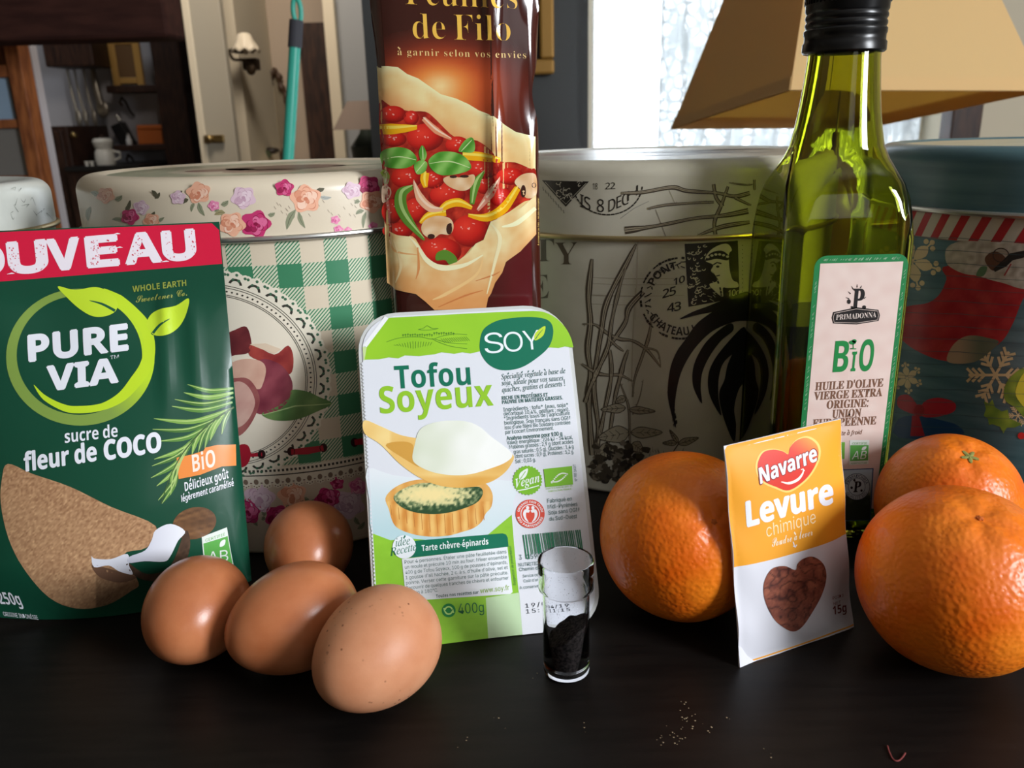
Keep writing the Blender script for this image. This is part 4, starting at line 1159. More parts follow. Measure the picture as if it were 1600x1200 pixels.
for i in range(12):
    t = i / 11; x = 985 + 75 * t; A.ell(x, 100 - 20 * math.sin(t * 3.1) - 42 * t + 8, 5, 4, (236, 246, 230), z=9, n=6); A.ell(x, 96 + 14 * math.sin(t * 3.1) - 38 * t + 8, 5, 4, (236, 246, 230), z=9, n=6)
A.text('CERTIFIÉ PAR FR-BIO-01', (958, 142), (1088, 128), 8, TLIME, 'sans', 0, 2, z=8); A.text('AGRICULTURE FRANCE', (968, 155), (1082, 142), 8, TLIME, 'sans', 0, 2, z=8)
A.text('N° 785 SAG/T', (1112, 100), (1104, 18), 13, TGREY, 'sans', 0, 2, z=8, up=(-1, 0))
RED = (222, 78, 58)
A.ell(879, 262, 71, 71, RED, z=8, n=40); A.ell(879, 262, 48, 48, (238, 238, 242), z=9, n=32); A.ell(879, 262, 44, 44, RED, z=10, n=32)
for sx in (-1, 1):
    A.ell(879 + sx * 13, 232, 8, 9, (244, 240, 242), z=11, n=14)
    A.fill(spl([(879 + sx * 3, 244), (879 + sx * 26, 240), (879 + sx * 36, 262), (879 + sx * 26, 290), (879 + sx * 8, 302), (879 + sx * 20, 280), (879 + sx * 20, 256), (879 + sx * 8, 256)], 4), (244, 240, 242), z=11)
A.text_circle('ORGANIC FAIR TRADE', 879, 262, 54, 190, 352, 11, (246, 240, 240), 'sansb', 0, 2, z=11)
A.text_circle('BIO PARTENAIRE', 879, 262, 66, 165, 15, 12, (246, 240, 240), 'sansb', 0, 2, z=11, inside=True)
for s_, x0, y0, x1, y1 in (('Fabriqué en', 965, 208, 1085, 196), ('Midi-Pyrénées', 967, 238, 1112, 222), ('Soja sans OGM', 970, 266, 1122, 250), ('du Sud-Ouest', 975, 296, 1110, 282)): A.text(s_, (x0, y0), (x1, y1), 20, TGREY, 'sans', 0, 2, z=8)
rg = random.Random(5); x = 842
while x < 1130:
    w = rg.choice((3.5, 3.5, 6, 9)); k = (x - 842) / 290
    ext = 22 if (x < 858 or x > 1118 or 975 < x < 988) else 0
    A.fill([(x, 365 - 26 * k), (x + w, 365 - 26 * k), (x + w + 16, 462 - 26 * k + ext), (x + 16, 462 - 26 * k + ext)], (30, 120, 84), z=8); x += w + rg.choice((3, 4.5, 7))
A.text('3', (826, 488), (838, 487), 24, TGREY, 'sans', 0, 2, z=8); A.text('25901', (864, 486), (950, 478), 24, TGREY, 'sans', 0, 2, z=8); A.text('12', (1098, 452), (1134, 449), 22, TGREY, 'sans', 0, 2, z=8)
for s_, x0, y0, x1, y1, h in (('NUTRITION', 823, 522, 935, 512, 17), ('Chemin de', 826, 545, 930, 535, 17), ('Service con', 843, 576, 926, 568, 15), ('Coût d\'un', 848, 600, 922, 593, 14), ('A conserver', 828, 634, 928, 623, 15)): A.text(s_, (x0, y0), (x1, y1), h, TGREY, 'sans', 0, 2, z=8)
A.text('19/04/19', (856, 726), (1070, 702), 21, (50, 60, 70), 'plain', .0, 2, z=8, track=.12); A.text('15: 11:15', (860, 754), (1078, 728), 21, (50, 60, 70), 'plain', .0, 2, z=8, track=.12)
A.text('Suggestion de présentation', (808, 614), (785, 420), 12, (20, 110, 66), 'sans', 0, 2, z=8, up=(-1, 0))
A.build('recipe_and_marks', ink_satin, film)
# crimped edge of the film on the left
bm = bmesh.new()
for i in range(64):
    v = .022 + (TH - .048) * i / 63
    P = S_TO.pos(np.array([(-TW / 2 + .0022, v), (-TW / 2 + .0022, v + .0018), (-TW / 2 + .0012, v + .0009)]), .0002)
    bm.faces.new([bm.verts.new(p) for p in P])
bm_obj('crimp', bm, m_film, film)
# ================================================================== print on the sachet
A = Art(S_SA); A.z = 2
c0, c1 = S_SA.to_uv([(1141.5, 887.8), (1321.8, 834.3)])
sv = lambda u: c0[1] + (c1[1] - c0[1]) * (u - c0[0]) / (c1[0] - c0[0])
hw = SW / 2 - .0002
A.fill_uv([(-hw, sv(-hw)), (0, sv(0)), (hw, sv(hw)), (hw, SH - .0002), (-hw + .0016, SH - .0002), (-hw, SH - .0018)], (242, 164, 44), step=.006)
A.build('orange_field', ink_paper, sachet)
A = Art(S_SA); A.quad_uv(-hw, .0006, hw, .0013, (242, 164, 44), z=2); A.build('orange_edge', ink_paper, sachet)
A = Art(S_SA).frame(1110, 640, 2.857)
heart = spl([(346, 198), (322, 186), (280, 178), (236, 190), (212, 232), (212, 275), (236, 318), (290, 344), (350, 360), (420, 314), (464, 254), (482, 196), (470, 152), (430, 126), (386, 136), (356, 166)], 5)
hc = np.array(heart).mean(0)
A.fill([tuple(hc + (np.array(p) - hc) * 1.07) for p in heart], (252, 206, 110), z=4)
A.fill(heart, lambda x, y: mixc((214, 50, 34), (244, 150, 60), max(0, min(1, ((x - 360) / 110 + (190 - y) / 90) * .7)) if x > 340 else max(0, (205 - y) / 60 * .3)), step=14, z=5)
A.text('Navarre', (221, 334), (477, 226), 72, (130, 34, 24), 'sansb', .0, 3, z=6, fat=4)
A.text('Navarre', (222, 331), (475, 227), 70, WHITE, 'sansb', .0, 3, z=7, fat=1.2)
A.stroke(spl([(314, 322), (350, 328), (388, 312), (410, 284), (412, 266)], 5, False), [3, 11, 12, 7, 3], (250, 240, 226), z=7)
A.stroke([(402, 268), (412, 264), (418, 274)], 4, (250, 240, 226), z=7)
A.build('logo', ink_paper, sachet)
A = Art(S_SA).frame(1110, 640, 2.857); A.z = 4
A.text('Levure', (165, 522), (547, 416), 110, WHITE, 'sansb', .0, 4, fat=3.5)
A.text('chimique', (250, 569), (470, 504), 56, (254, 226, 178), 'sans', -.004, 3)
A.text('Poudre à lever', (274, 613), (456, 560), 36, (254, 240, 214), 'scriptb', 0, 2)
A.stroke([(368, 590), (376, 612)], 4, WHITE); A.stroke([(368, 608), (378, 615), (384, 602)], 4, WHITE)
A.build('lettering', ink_paper, sachet)
A = Art(S_SA).frame(1110, 640, 2.857); A.z = 4
A.text('POIDS', (545, 848), (594, 834), 13, (136, 70, 70), 'sans', 0, 2); A.text('NET', (549, 874), (581, 864), 13, (136, 70, 70), 'sans', 0, 2); A.text('15g', (547, 916), (607, 900), 38, (110, 44, 46), 'sansb', 0, 3)
A.build('weight_lettering', ink_paper, sachet)
A = Art(S_SA).frame(1110, 640, 2.857); A.z = 4
def cookie(x, y):
    n = nz(x, y, .03) + .6 * nz(x, y, .09, 2) + .4 * nz(x, y, .22, 5)
    cr = abs(nz(x, y, .026, 8))
    c = mixc((112, 58, 46), (164, 96, 72), .5 + .7 * n)
    return mixc((70, 34, 28), c, min(1, cr * 9))
A.fill(spl([(378, 716), (330, 698), (272, 712), (238, 775), (242, 850), (280, 930), (328, 974), (372, 990), (410, 968), (452, 908), (496, 828), (517, 750), (504, 690), (460, 657), (416, 664), (388, 688)], 5), cookie, step=6)
A.build('cookie_picture', ink_paper, sachet)
# ================================================================== print on the filo pack
A = Art(S_FI).frame(580, 150, 3.4286); A.z = 2
S_FI.maxedge = .0035
def glow(x, y):
    px_, py_ = 580 + x / 3.4286, 150 + y / 3.4286
    d = math.hypot((px_ - 688) / 1.05, (py_ - 132) / (.62 if py_ < 132 else 1.3))
    c = mixc((252, 226, 160), (236, 140, 66), d / 34)
    c = mixc(c, (196, 82, 40), (d - 34) / 30); c = mixc(c, (118, 44, 30), (d - 60) / 45); c = mixc(c, (62, 26, 22), (d - 100) / 50)
    if py_ > 330: c = mixc(c, (92, 26, 30), min(1, (py_ - 330) / 60) * max(0, min(1, (px_ - 740) / 60)))
    return c
u0, v0 = S_FI.to_uv([(590, 480)])[0]; hwf = FW / 2 - .0045
us = np.linspace(-hwf, hwf, 34); vs_ = np.linspace(.02, FH - .035, 110)
UV = np.array([(a, b) for b in vs_ for a in us]); pxs = project(S_FI.pos(UV, 0))
T = [(j * 34 + i, j * 34 + i + 1, (j + 1) * 34 + i + 1) for j in range(109) for i in range(33)] + [(j * 34 + i, (j + 1) * 34 + i + 1, (j + 1) * 34 + i) for j in range(109) for i in range(33)]
A.add_uv(UV, T, glow, 2, [((x - 580) * 3.4286, (y - 150) * 3.4286) for x, y in pxs])
A.build('background_print', ink_film, filo)
GOLD = (252, 200, 84)
A = Art(S_FI).frame(580, 0, 5.714); A.z = 6
A.text('Feuilles', (310, 40), (1306, 82), 240, GOLD, 'serifb', -.012, 4)
A.text('de', (375, 345), (664, 352), 230, GOLD, 'serifb', -.012, 4); A.text('Filo', (745, 358), (1246, 366), 232, GOLD, 'serifb', -.012, 4)
A.text('à garnir selon vos envies', (236, 492), (1384, 522), 62, (250, 212, 140), 'serifb', -.008, 2, track=.06)
A.build('lettering', ink_film, filo)
A = Art(S_FI).frame(580, 150, 3.4286); A.z = 4
LX, RX = 38, 884
top_edge = [(30, -160), (90, -160), (144, -154), (192, -118), (252, -94), (312, -52), (372, -10), (456, 14), (522, 44), (576, 77), (660, 110), (720, 158), (774, 192), (880, 218)]
low_edge = [(880, 740), (800, 832), (722, 888), (702, 945), (664, 1000), (642, 1058), (626, 1082), (616, 1134), (480, 1142), (340, 1146), (290, 1100), (240, 1060), (130, 1036), (86, 1000), (70, 500)]
def crustc(x, y):
    n = nz(x, y, .006) + .5 * nz(x, y, .02, 4); t = .5 + .6 * n
    c = mixc((246, 226, 164), (238, 190, 122), t)
    if y < 300:
        edge = np.interp(x, [p[0] for p in top_edge], [p[1] for p in top_edge]); d = y - edge
        c = mixc((246, 240, 186), c, d / 45)
        if d > 110: c = mixc(c, (228, 150, 90), min(1, (d - 110) / 90) * .7)
    elif y > 900: c = mixc(c, (240, 172, 106), min(.7, (y - 900) / 200))
    return c
A.fill(top_edge + low_edge, crustc, step=20)
A.z = 5
fillp = spl([(42, 42), (110, 58), (200, 80), (290, 84), (335, 115), (385, 165), (440, 215), (500, 232), (570, 240), (640, 290), (690, 350), (770, 355), (850, 388), (882, 400), (882, 540), (820, 565), (740, 620), (650, 675), (610, 755), (548, 800), (490, 865), (440, 898), (385, 905), (310, 880), (262, 805), (222, 752), (130, 738), (74, 700), (60, 400)], 3)
A.fill(fillp, lambda x, y: mixc((132, 18, 16), (214, 62, 40), .5 + .8 * nz(x, y, .02) + .4 * nz(x, y, .06, 2)), step=12)
def tomato(cx, cy, rx, ry, z=6):
    def f(x, y):
        d = math.hypot((x - cx + rx * .25) / rx, (y - cy + ry * .3) / ry)
        c = mixc((238, 64, 46), (196, 24, 20), d * 1.05); return mixc(c, (124, 12, 14), (d - .85) * 2.2)
    A.ell(cx, cy, rx, ry, f, z=z, step=max(8, rx / 5)); 
    rg = random.Random(int(cx * 7 + cy))
    for k in range(5):
        x, y = cx + rx * rg.uniform(-.5, .35), cy + ry * rg.uniform(-.6, .1); A.ell(x, y, rg.uniform(2, 9), rg.uniform(2, 5), (248, 170, 156), rg.uniform(-.6, .6), z=z + .5, n=8)
for q in ((115, 98, 72, 46), (215, 118, 40, 40), (290, 222, 98, 74), (120, 232, 70, 40), (462, 262, 64, 46), (190, 438, 84, 58), (410, 530, 96, 66), (112, 618, 56, 66), (142, 722, 82, 44), (240, 612, 66, 66), (700, 545, 64, 50), (600, 392, 84, 52), (745, 430, 74, 46), (330, 450, 60, 46), (530, 722, 98, 86), (372, 832, 112, 74), (610, 470, 56, 56)): tomato(*q)
def pepper(pts, w, c0, c1, z=7):
    A.stroke(spl(pts, 6, False), w, c0, z=z)
    A.stroke([(x, y - max(w) * .16) for x, y in spl(pts, 6, False)], [v * .3 for v in w], c1, z=z + .5)
YL, YL2 = (246, 178, 20), (255, 226, 90); GR, GR2 = (92, 140, 46), (170, 204, 120)
pepper([(46, 178), (140, 176), (246, 168)], [52, 58, 44, 20], YL, YL2)
pepper([(490, 318), (590, 325), (692, 345)], [44, 50, 44, 24], YL, YL2)
pepper([(372, 612), (410, 582), (470, 570), (540, 600)], [30, 44, 46, 18], YL, YL2, 8)
pepper([(262, 680), (310, 640), (400, 622)], [14, 40, 40], YL, YL2, 7.5)
pepper([(520, 640), (620, 650), (710, 600), (785, 492)], [12, 46, 52, 34], YL, YL2, 7.5)
pepper([(290, 410), (285, 450), (292, 490)], [44, 44, 20], YL, YL2, 7.5)
pepper([(222, 488), (165, 520), (160, 590), (200, 670), (285, 772)], [20, 60, 66, 52, 8], GR, GR2, 8)
pepper([(606, 405), (560, 470), (540, 580)], [6, 50, 22], GR, GR2, 8)
pepper([(60, 400), (80, 430), (78, 470)], [30, 40, 20], (150, 170, 70), GR2, 7)
A.fill(spl([(348, 880), (352, 840), (400, 824), (450, 855), (462, 896), (420, 902), (395, 878)], 4), GR, z=8)
ON, ON2 = (236, 178, 140), (248, 214, 184)
pepper([(228, 455), (262, 545), (320, 600), (384, 608)], [6, 46, 44, 10], ON, ON2, 8.5)
pepper([(690, 440), (640, 520), (570, 612)], [6, 46, 14], (224, 150, 126), ON2, 7.6)
pepper([(280, 120), (350, 185), (430, 232)], [24, 36, 8], (232, 150, 110), ON2, 7)
A.fill(spl([(60, 484), (100, 490), (106, 530), (75, 570), (58, 560)], 4), ON2, z=7.5)
def mush(pts, dark, z=8.5):
    A.fill(spl(pts, 5), lambda x, y: mixc((246, 222, 184), (214, 158, 104), .5 + .6 * nz(x, y, .02)), step=14, z=z)
    for d in dark: A.ell(*d, (62, 34, 28), z=z + .5, n=12)
mush([(386, 446), (420, 428), (480, 436), (548, 420), (552, 460), (520, 500), (470, 506), (410, 480)], [(440, 432, 20, 8), (500, 430, 24, 8)])
mush([(268, 706), (290, 664), (350, 642), (420, 654), (442, 700), (420, 742), (370, 740), (330, 764), (284, 744)], [(322, 752, 20, 14), (418, 712, 16, 30), (424, 690, 8, 10)], 9)
mush([(768, 462), (800, 425), (850, 412), (884, 430), (884, 530), (830, 546), (800, 500)], [(815, 510, 14, 34), (872, 478, 12, 14)], 8.5)
BG, BG2 = (74, 146, 44), (140, 196, 96)
def basil(pts, vein, z=10):
    cx_ = np.mean([p[0] for p in pts])
    A.fill(spl(pts, 6), lambda x, y: mixc(BG2, BG, .5 + .5 * math.sin(x * .055 + y * .04) + .3 * nz(x, y, .03)), step=12, z=z)
    A.stroke(spl(vein, 5, False), [2, 6, 3], (206, 226, 160), z=z + .5)
basil([(54, 300), (130, 274), (205, 288), (246, 340), (205, 380), (130, 388), (62, 368)], [(60, 340), (150, 325), (240, 342)])
basil([(308, 345), (360, 302), (440, 300), (505, 328), (536, 386), (470, 416), (380, 424), (326, 394)], [(312, 362), (420, 350), (528, 384)])
basil([(256, 300), (275, 264), (298, 310), (286, 346), (266, 342)], [(276, 270), (278, 340)], 11)
basil([(230, 370), (262, 345), (300, 358), (288, 405), (246, 418)], [(290, 350), (240, 410)], 11)
basil([(468, 292), (500, 240), (540, 222), (556, 260), (548, 300), (500, 302)], [(480, 298), (540, 235)], 8)
# folded pastry rim in front
A.z = 12
fold = [(72, 672), (92, 720), (140, 745), (205, 752), (248, 800), (285, 860), (340, 896), (405, 908), (455, 890), (520, 840), (560, 790), (602, 770), (640, 672), (720, 640), (800, 600), (884, 528), (884, 740), (800, 830), (722, 888), (702, 945), (664, 1000), (642, 1058), (626, 1082), (616, 1134), (480, 1142), (340, 1146), (290, 1100), (240, 1060), (130, 1036), (86, 1000)]
A.fill(fold, lambda x, y: mixc(mixc((250, 234, 178), (236, 186, 120), .5 + .9 * nz(x, y, .008, 2) + .3 * nz(x, y, .03)), (232, 152, 86), max(0, min(.8, (y - 860) / 330)) if x < 650 else max(0, min(.6, (x + y - 1500) / 300))), step=14)
for pts, w, c in (([(205, 754), (250, 805), (300, 880), (380, 920), (500, 905), (600, 850)], [3, 16, 26, 30, 20, 4], (252, 246, 200)), ([(250, 810), (255, 920), (240, 980)], [6, 14, 3], (228, 150, 88)), ([(640, 680), (690, 760), (660, 900), (620, 1060)], [4, 22, 16, 4], (252, 240, 190)),
                    ([(600, 860), (560, 960), (400, 1060), (330, 1090)], [4, 14, 18, 4], (248, 206, 140)), ([(700, 700), (780, 680), (880, 600)], [6, 26, 20], (252, 250, 204)), ([(600, 1040), (500, 1070), (360, 1130)], [3, 10, 4], (216, 132, 74)), ([(120, 770), (160, 900), (130, 1000)], [4, 18, 4], (252, 226, 170)),
                    ([(690, 940), (650, 960), (560, 990)], [3, 9, 3], (214, 134, 78)), ([(95, 760), (130, 830), (250, 850)], [3, 12, 3], (240, 180, 116))):
    A.stroke(spl(pts, 6, False), w, c, z=13)
A.build('tart_picture', ink_film, filo)
A = Art(S_FI).frame(580, 150, 3.4286); A.z = 14
A.text('À conserver au frais - ne pas recongeler', (900, 800), (898, 545), 8, (240, 206, 120), 'sans', 0, 1, up=(-1, 0))
A.build('side_lettering', ink_film, filo)
# ================================================================== bottle label
m_label = mat('label_paper_green', (28, 128, 70), .45)
lab = rrect(.0464, .140, (.003, .003, .006, .006), v0=.0183); lab = [(x + .0053, y) for x, y in lab]
label = loft('label', S_BO, [(lab, .0001), (lab, .00025)], m_label, bottle, False, True, False)
A = Art(S_BO); A.z = 9
def paper(u, v): return mixc((238, 218, 208), (230, 204, 194), .5 + .7 * nz(u, v, 160))
A.fill_uv([(-.0151, .0205), (.0260, .0205), (.0258, .1545), (-.0151, .1545)], paper, step=.0016)
rg = random.Random(8)
for i in range(200):   # scratched edge of the printed border
    side = rg.choice('lrt'); l = rg.uniform(.0008, .0022)
    if side == 'l': u, v = -.0165, rg.uniform(.02, .152)
    elif side == 'r': u, v = .0271, rg.uniform(.02, .152)
    else: u, v = rg.uniform(-.014, .024), .1562
    w = .00009; d = np.array([l * .5, l * .7]); n_ = np.array([.8, -.6]) * w; c_ = np.array([u, v])
    A.add_uv([c_ - d / 2 - n_, c_ + d / 2 - n_, c_ + d / 2 + n_, c_ - d / 2 + n_], [(0, 1, 2), (0, 2, 3)], (170, 206, 170), 9)
A.build('label_panel', ink_paper, label)
A = Art(S_BO).frame(1140, 380, 2.727); A.z = 12
INK = (34, 30, 30)
A.text('P', (518, 282), (568, 282), 88, INK, 'serifb', .01, 4)
A.ell(572, 272, 8, 8, INK); A.ell(507, 248, 8, 10, INK); A.ell(520, 272, 5, 5, INK)
for p, q in (((508, 236), (494, 230)), ((514, 215), (504, 205)), ((526, 196), (518, 182)), ((542, 188), (542, 174)), ((556, 190), (562, 180)), ((570, 235), (580, 228))): A.stroke([p, q], [5, 9, 1], INK)
A.fill([(440, 293), (538, 272), (632, 283), (639, 306), (633, 330), (540, 345), (440, 341), (434, 317)], INK)
A.stroke([(445, 298), (538, 279), (628, 288), (633, 307), (628, 326), (540, 339), (444, 336), (440, 317)], 2, (220, 200, 190), z=13, closed=True)
A.text('PRIMADONNA', (451, 326), (622, 314), 22, (236, 220, 210), 'serifb', -.005, 3, z=13)
A.text('B', (437, 549), (500, 546), 134, (34, 138, 70), 'sansb', .0, 4); A.text('I', (514, 545), (534, 544), 84, (34, 138, 70), 'sansb', .0, 3); A.text('O', (546, 545), (606, 541), 134, (34, 138, 70), 'sansb', .0, 4)
A.ell(522, 422, 15, 9, (34, 138, 70)); A.ell(530, 416, 10, 8, (34, 138, 70)); A.stroke([(525, 425), (526, 446), (512, 449), (538, 449)], 4, (34, 138, 70))
BRN = (128, 92, 72)
for s_, x0, y0, x1, y1 in (("HUILE D'OLIVE", 363, 626, 652, 609), ('VIERGE EXTRA', 357, 667, 648, 650), ('ORIGINE:', 412, 704, 589, 695), ('UNION', 435, 743, 558, 737), ('EUROPÉENNE', 352, 784, 622, 770)): A.text(s_, (x0, y0), (x1, y1), 34, BRN, 'serifb', .006, 3)
A.text('Extraite à froid', (420, 821), (563, 812), 18, BRN, 'sansi', .005, 2)
A.build('lettering', ink_paper, label)
A = Art(S_BO).frame(1140, 380, 2.727)
ab_mark(A, [(511, 838), (594, 838), (590, 940), (508, 944)], 12)
A.fill([(392, 850), (490, 846), (488, 918), (390, 924)], (120, 186, 70), z=12)
for i in range(10):
    t = i / 9; A.ell(412 + 56 * t, 900 - 14 * math.sin(t * 3.1) - 26 * t, 3.5, 3, (236, 246, 230), z=13, n=6)
A.fill([(380, 966), (612, 957), (600, 1180), (372, 1186)], (60, 90, 130), z=11)
def land(x, y):
    t = (y - 960) / 200
    c = mixc((176, 204, 220), (206, 212, 190), t * 1.6)
    return mixc(c, (46, 56, 36), (t - .42 + .16 * nz(x, y, .03)) * 4)
A.fill([(384, 970), (607, 961), (596, 1176), (376, 1182)], land, step=9, z=12)
A.ell(540, 1036, 55, 56, (196, 212, 214), z=13, n=36); A.ring(540, 1036, 55, 56, 2.5, (50, 62, 90), z=14); A.ring(540, 1036, 36, 37, 2, (50, 62, 90), z=14)
A.text_circle('PRIMADONNA', 540, 1036, 39, 195, 345, 13, (50, 62, 90), 'sans', .01, 2, z=14)
A.text_circle('QUALITÉ BIO', 540, 1036, 52, 150, 30, 11, (50, 62, 90), 'sans', .0, 2, z=14, inside=True)
A.text('P', (525, 1058), (556, 1057), 44, INK, 'serifb', .01, 3, z=15); A.ell(560, 1052, 5, 5, INK, z=15); A.ell(518, 1040, 5, 6, INK, z=15); A.ell(530, 1008, 5, 5, INK, z=15)
A.build('organic_marks', ink_paper, label)
# ================================================================== print on the tins
def rose(A, cx, cy, r, pal, z=3, seed=0, sq=.9):
    rg = random.Random(seed)
    lo, mid, hi = pal
    pts = [(cx + r * (1 + .13 * math.sin(5 * a + seed)) * math.cos(a), cy + r * sq * (1 + .13 * math.sin(5 * a + seed)) * math.sin(a)) for a in np.linspace(0, 2 * math.pi, 30, endpoint=False)]
    A.fill(pts, mid, z=z)
    for k, (rr, n) in enumerate(((.78, 5), (.55, 4), (.32, 3))):
        for i in range(n):
            a = 2 * math.pi * i / n + rg.uniform(0, 1.5); x, y = cx + r * rr * .62 * math.cos(a), cy + r * rr * .55 * math.sin(a)
            A.ell(x, y, r * rr * .52, r * rr * .42, mixc((mid, hi, lo)[(i + k) % 3], mid, rg.uniform(.1, .5)), a, z=z + .4 + k * .5 + i * .06, n=14)
            A.stroke(ellpts(x, y, r * rr * .5, r * rr * .4, a, 8, -1.2, 1.2), [1, r * .07, 1], lo, z=z + .45 + k * .5 + i * .06)
    A.ell(cx, cy, r * .16, r * .13, lo, z=z + 2.2, n=10)
def leaf(A, p, q, w, col, z=3):
    p, q = np.array(p, float), np.array(q, float); m_ = (p + q) / 2; d = q - p; nrm = np.array([-d[1], d[0]]) / np.linalg.norm(d)
    A.stroke(spl([p, m_ + nrm * w * .25, q], 6, False), [1, w, w * .8, 1], col, z=z)
    A.stroke(spl([p, m_ + nrm * w * .25, q], 6, False), [1, w * .12, 1], mixc(col, (40, 40, 30), .4), z=z + .3)
MAG = ((140, 24, 66), (196, 56, 110), (232, 130, 168)); PEA = ((208, 130, 100), (236, 178, 148), (246, 212, 190)); LIL = ((196, 156, 176), (222, 192, 204), (236, 216, 222)); PNK = ((206, 90, 140), (230, 140, 176), (244, 190, 208))
LG, LG2 = (142, 146, 118), (96, 92, 72)
t_, body_, lid_, sB, sL, sT = T_FL
A = Art(sL).frame(100, 240, 3.137)
ros = [(205, 205, 42, PEA), (325, 310, 42, MAG), (378, 265, 38, LIL), (560, 215, 36, LIL), (660, 192, 56, PEA), (735, 255, 27, PNK), (880, 215, 58, LIL), (825, 345, 62, PEA), (940, 345, 70, MAG), (1080, 168, 44, MAG), (1185, 222, 72, PEA), (1410, 180, 44, LIL), (1492, 158, 54, MAG), (1510, 235, 58, PEA), (1330, 325, 22, PNK), (1345, 372, 22, PNK), (1392, 376, 18, PNK), (1515, 356, 22, PNK), (430, 330, 40, PEA)]
for i, (x, y, r, p) in enumerate(ros): rose(A, x, y, r, p, 3 + (i % 2) * 3, i)
for p, q, w, c in (((300, 285), (325, 228), 22, LG2), ((340, 300), (362, 262), 20, LG2), ((290, 330), (235, 322), 20, LG), ((410, 320), (445, 284), 26, LG2), ((440, 335), (492, 312), 20, LG), ((450, 215), (430, 180), 22, LG2), ((446, 220), (470, 190), 18, LG2), ((250, 225), (285, 205), 26, LG), ((610, 225), (585, 245), 22, LG2), ((640, 240), (625, 285), 18, LG), ((660, 240), (690, 305), 24, LG), ((770, 250), (805, 230), 26, LG), ((760, 275), (740, 285), 18, LG),
                   ((790, 290), (738, 300), 26, (160, 150, 110)), ((1000, 300), (1034, 290), 22, LG), ((1135, 275), (1092, 372), 34, LG), ((1150, 285), (1182, 365), 24, LG), ((1240, 175), (1276, 170), 22, LG2), ((1255, 210), (1310, 215), 20, (176, 178, 170)), ((1450, 235), (1425, 245), 22, LG), ((1470, 280), (1430, 298), 22, LG), ((1480, 285), (1466, 365), 20, LG), ((1425, 165), (1402, 160), 14, LG2), ((170, 210), (130, 190), 26, LG), ((130, 260), (118, 330), 26, LG), ((555, 190), (580, 182), 18, LG2)):
    leaf(A, p, q, w, c, 2)
for i in range(26):
    x, y = random.Random(i).uniform(980, 1440), random.Random(i + 50).uniform(220, 300); A.stroke([(x, y), (x + 10, y + 14)], 3, (176, 160, 140), z=2)
A.build('rose_print', ink_tin, lid_)
# lid top
A = Art(sT).frame(0, 0, 1); A.z = 2
def topc(u, v):
    r = math.hypot(u, v)
    c = mixc((186, 182, 156), (150, 156, 128), .5 + .8 * nz(u * 6, v, 30)) if r > .06 else mixc((206, 196, 172), (190, 180, 156), .5 + nz(u, v, 60))
    return c
A.fill_uv(ellpts(0, 0, .0935, .0935, 0, 64), topc, step=.005)
for u0_, v0_, ru, rv, c_ in ((.005, .005, .036, .03, (104, 66, 62)), (-.03, -.012, .02, .016, (128, 86, 78)), (.05, .012, .02, .008, (120, 128, 92)), (.0, -.03, .022, .014, (150, 112, 100))):
    A.fill_uv(ellpts(u0_, v0_, ru, rv, .2, 30), c_, z=3)
A.build('lid_top_print', ink_tin, lid_)
# gingham body
A = Art(sB)
CREAM, GGR = (232, 222, 200), (62, 128, 92)
vline = sB.to_uv([(400, 741)])[0][1]
p_ = .0238; u_ref = sB.to_uv([(411, 395)])[0][0]; v_ref = .1718; q_ = p_ / 2
i0 = int((-.16 - u_ref) / q_) - 1
for i in range(i0, i0 + 28):
    for j in range(0, 12):
        ua = u_ref - q_ / 2 + i * q_; va = v_ref - (j + 1) * q_
        if va + q_ < vline: continue
        va_ = max(va, vline); vb_ = min(va + q_, .1722)
        a, b = i % 2, j % 2      # i even,j even: cream
        if a == 0 and b == 0: continue
        if a == 1 and b == 1: A.quad_uv(ua, va_, ua + q_, vb_, GGR, 2)
        else:
            A.quad_uv(ua, va_, ua + q_, vb_, (210, 212, 186), 2)
            n = 6
            for k in range(-n, n):
                s0 = k / n; w = .42 / n
                # diagonal bands clipped to the cell
                poly = []
                for s in (s0, s0 + w): poly.append(s)
                P = []
                def clip(s):
                    x0, y0, x1, y1 = max(0, s), max(0, -s), min(1, 1 + s), min(1, 1 - s)
                    return (x0, y0), (x1, y1)
                (a0, a1), (b0, b1) = clip(s0)[0], clip(s0)[1]; (c0, c1), (d0, d1) = clip(s0 + w)[0], clip(s0 + w)[1]
                if a0 >= 1 or a1 >= 1 or c0 >= 1: continue
                m = lambda x, y: (ua + x * q_, va_ + y * (vb_ - va_))
                A.add_uv([m(a0, a1), m(b0, b1), m(d0, d1), m(c0, c1)], [(0, 1, 2), (0, 2, 3)], GGR, 3)
A.build('gingham_print', ink_tin, body_)
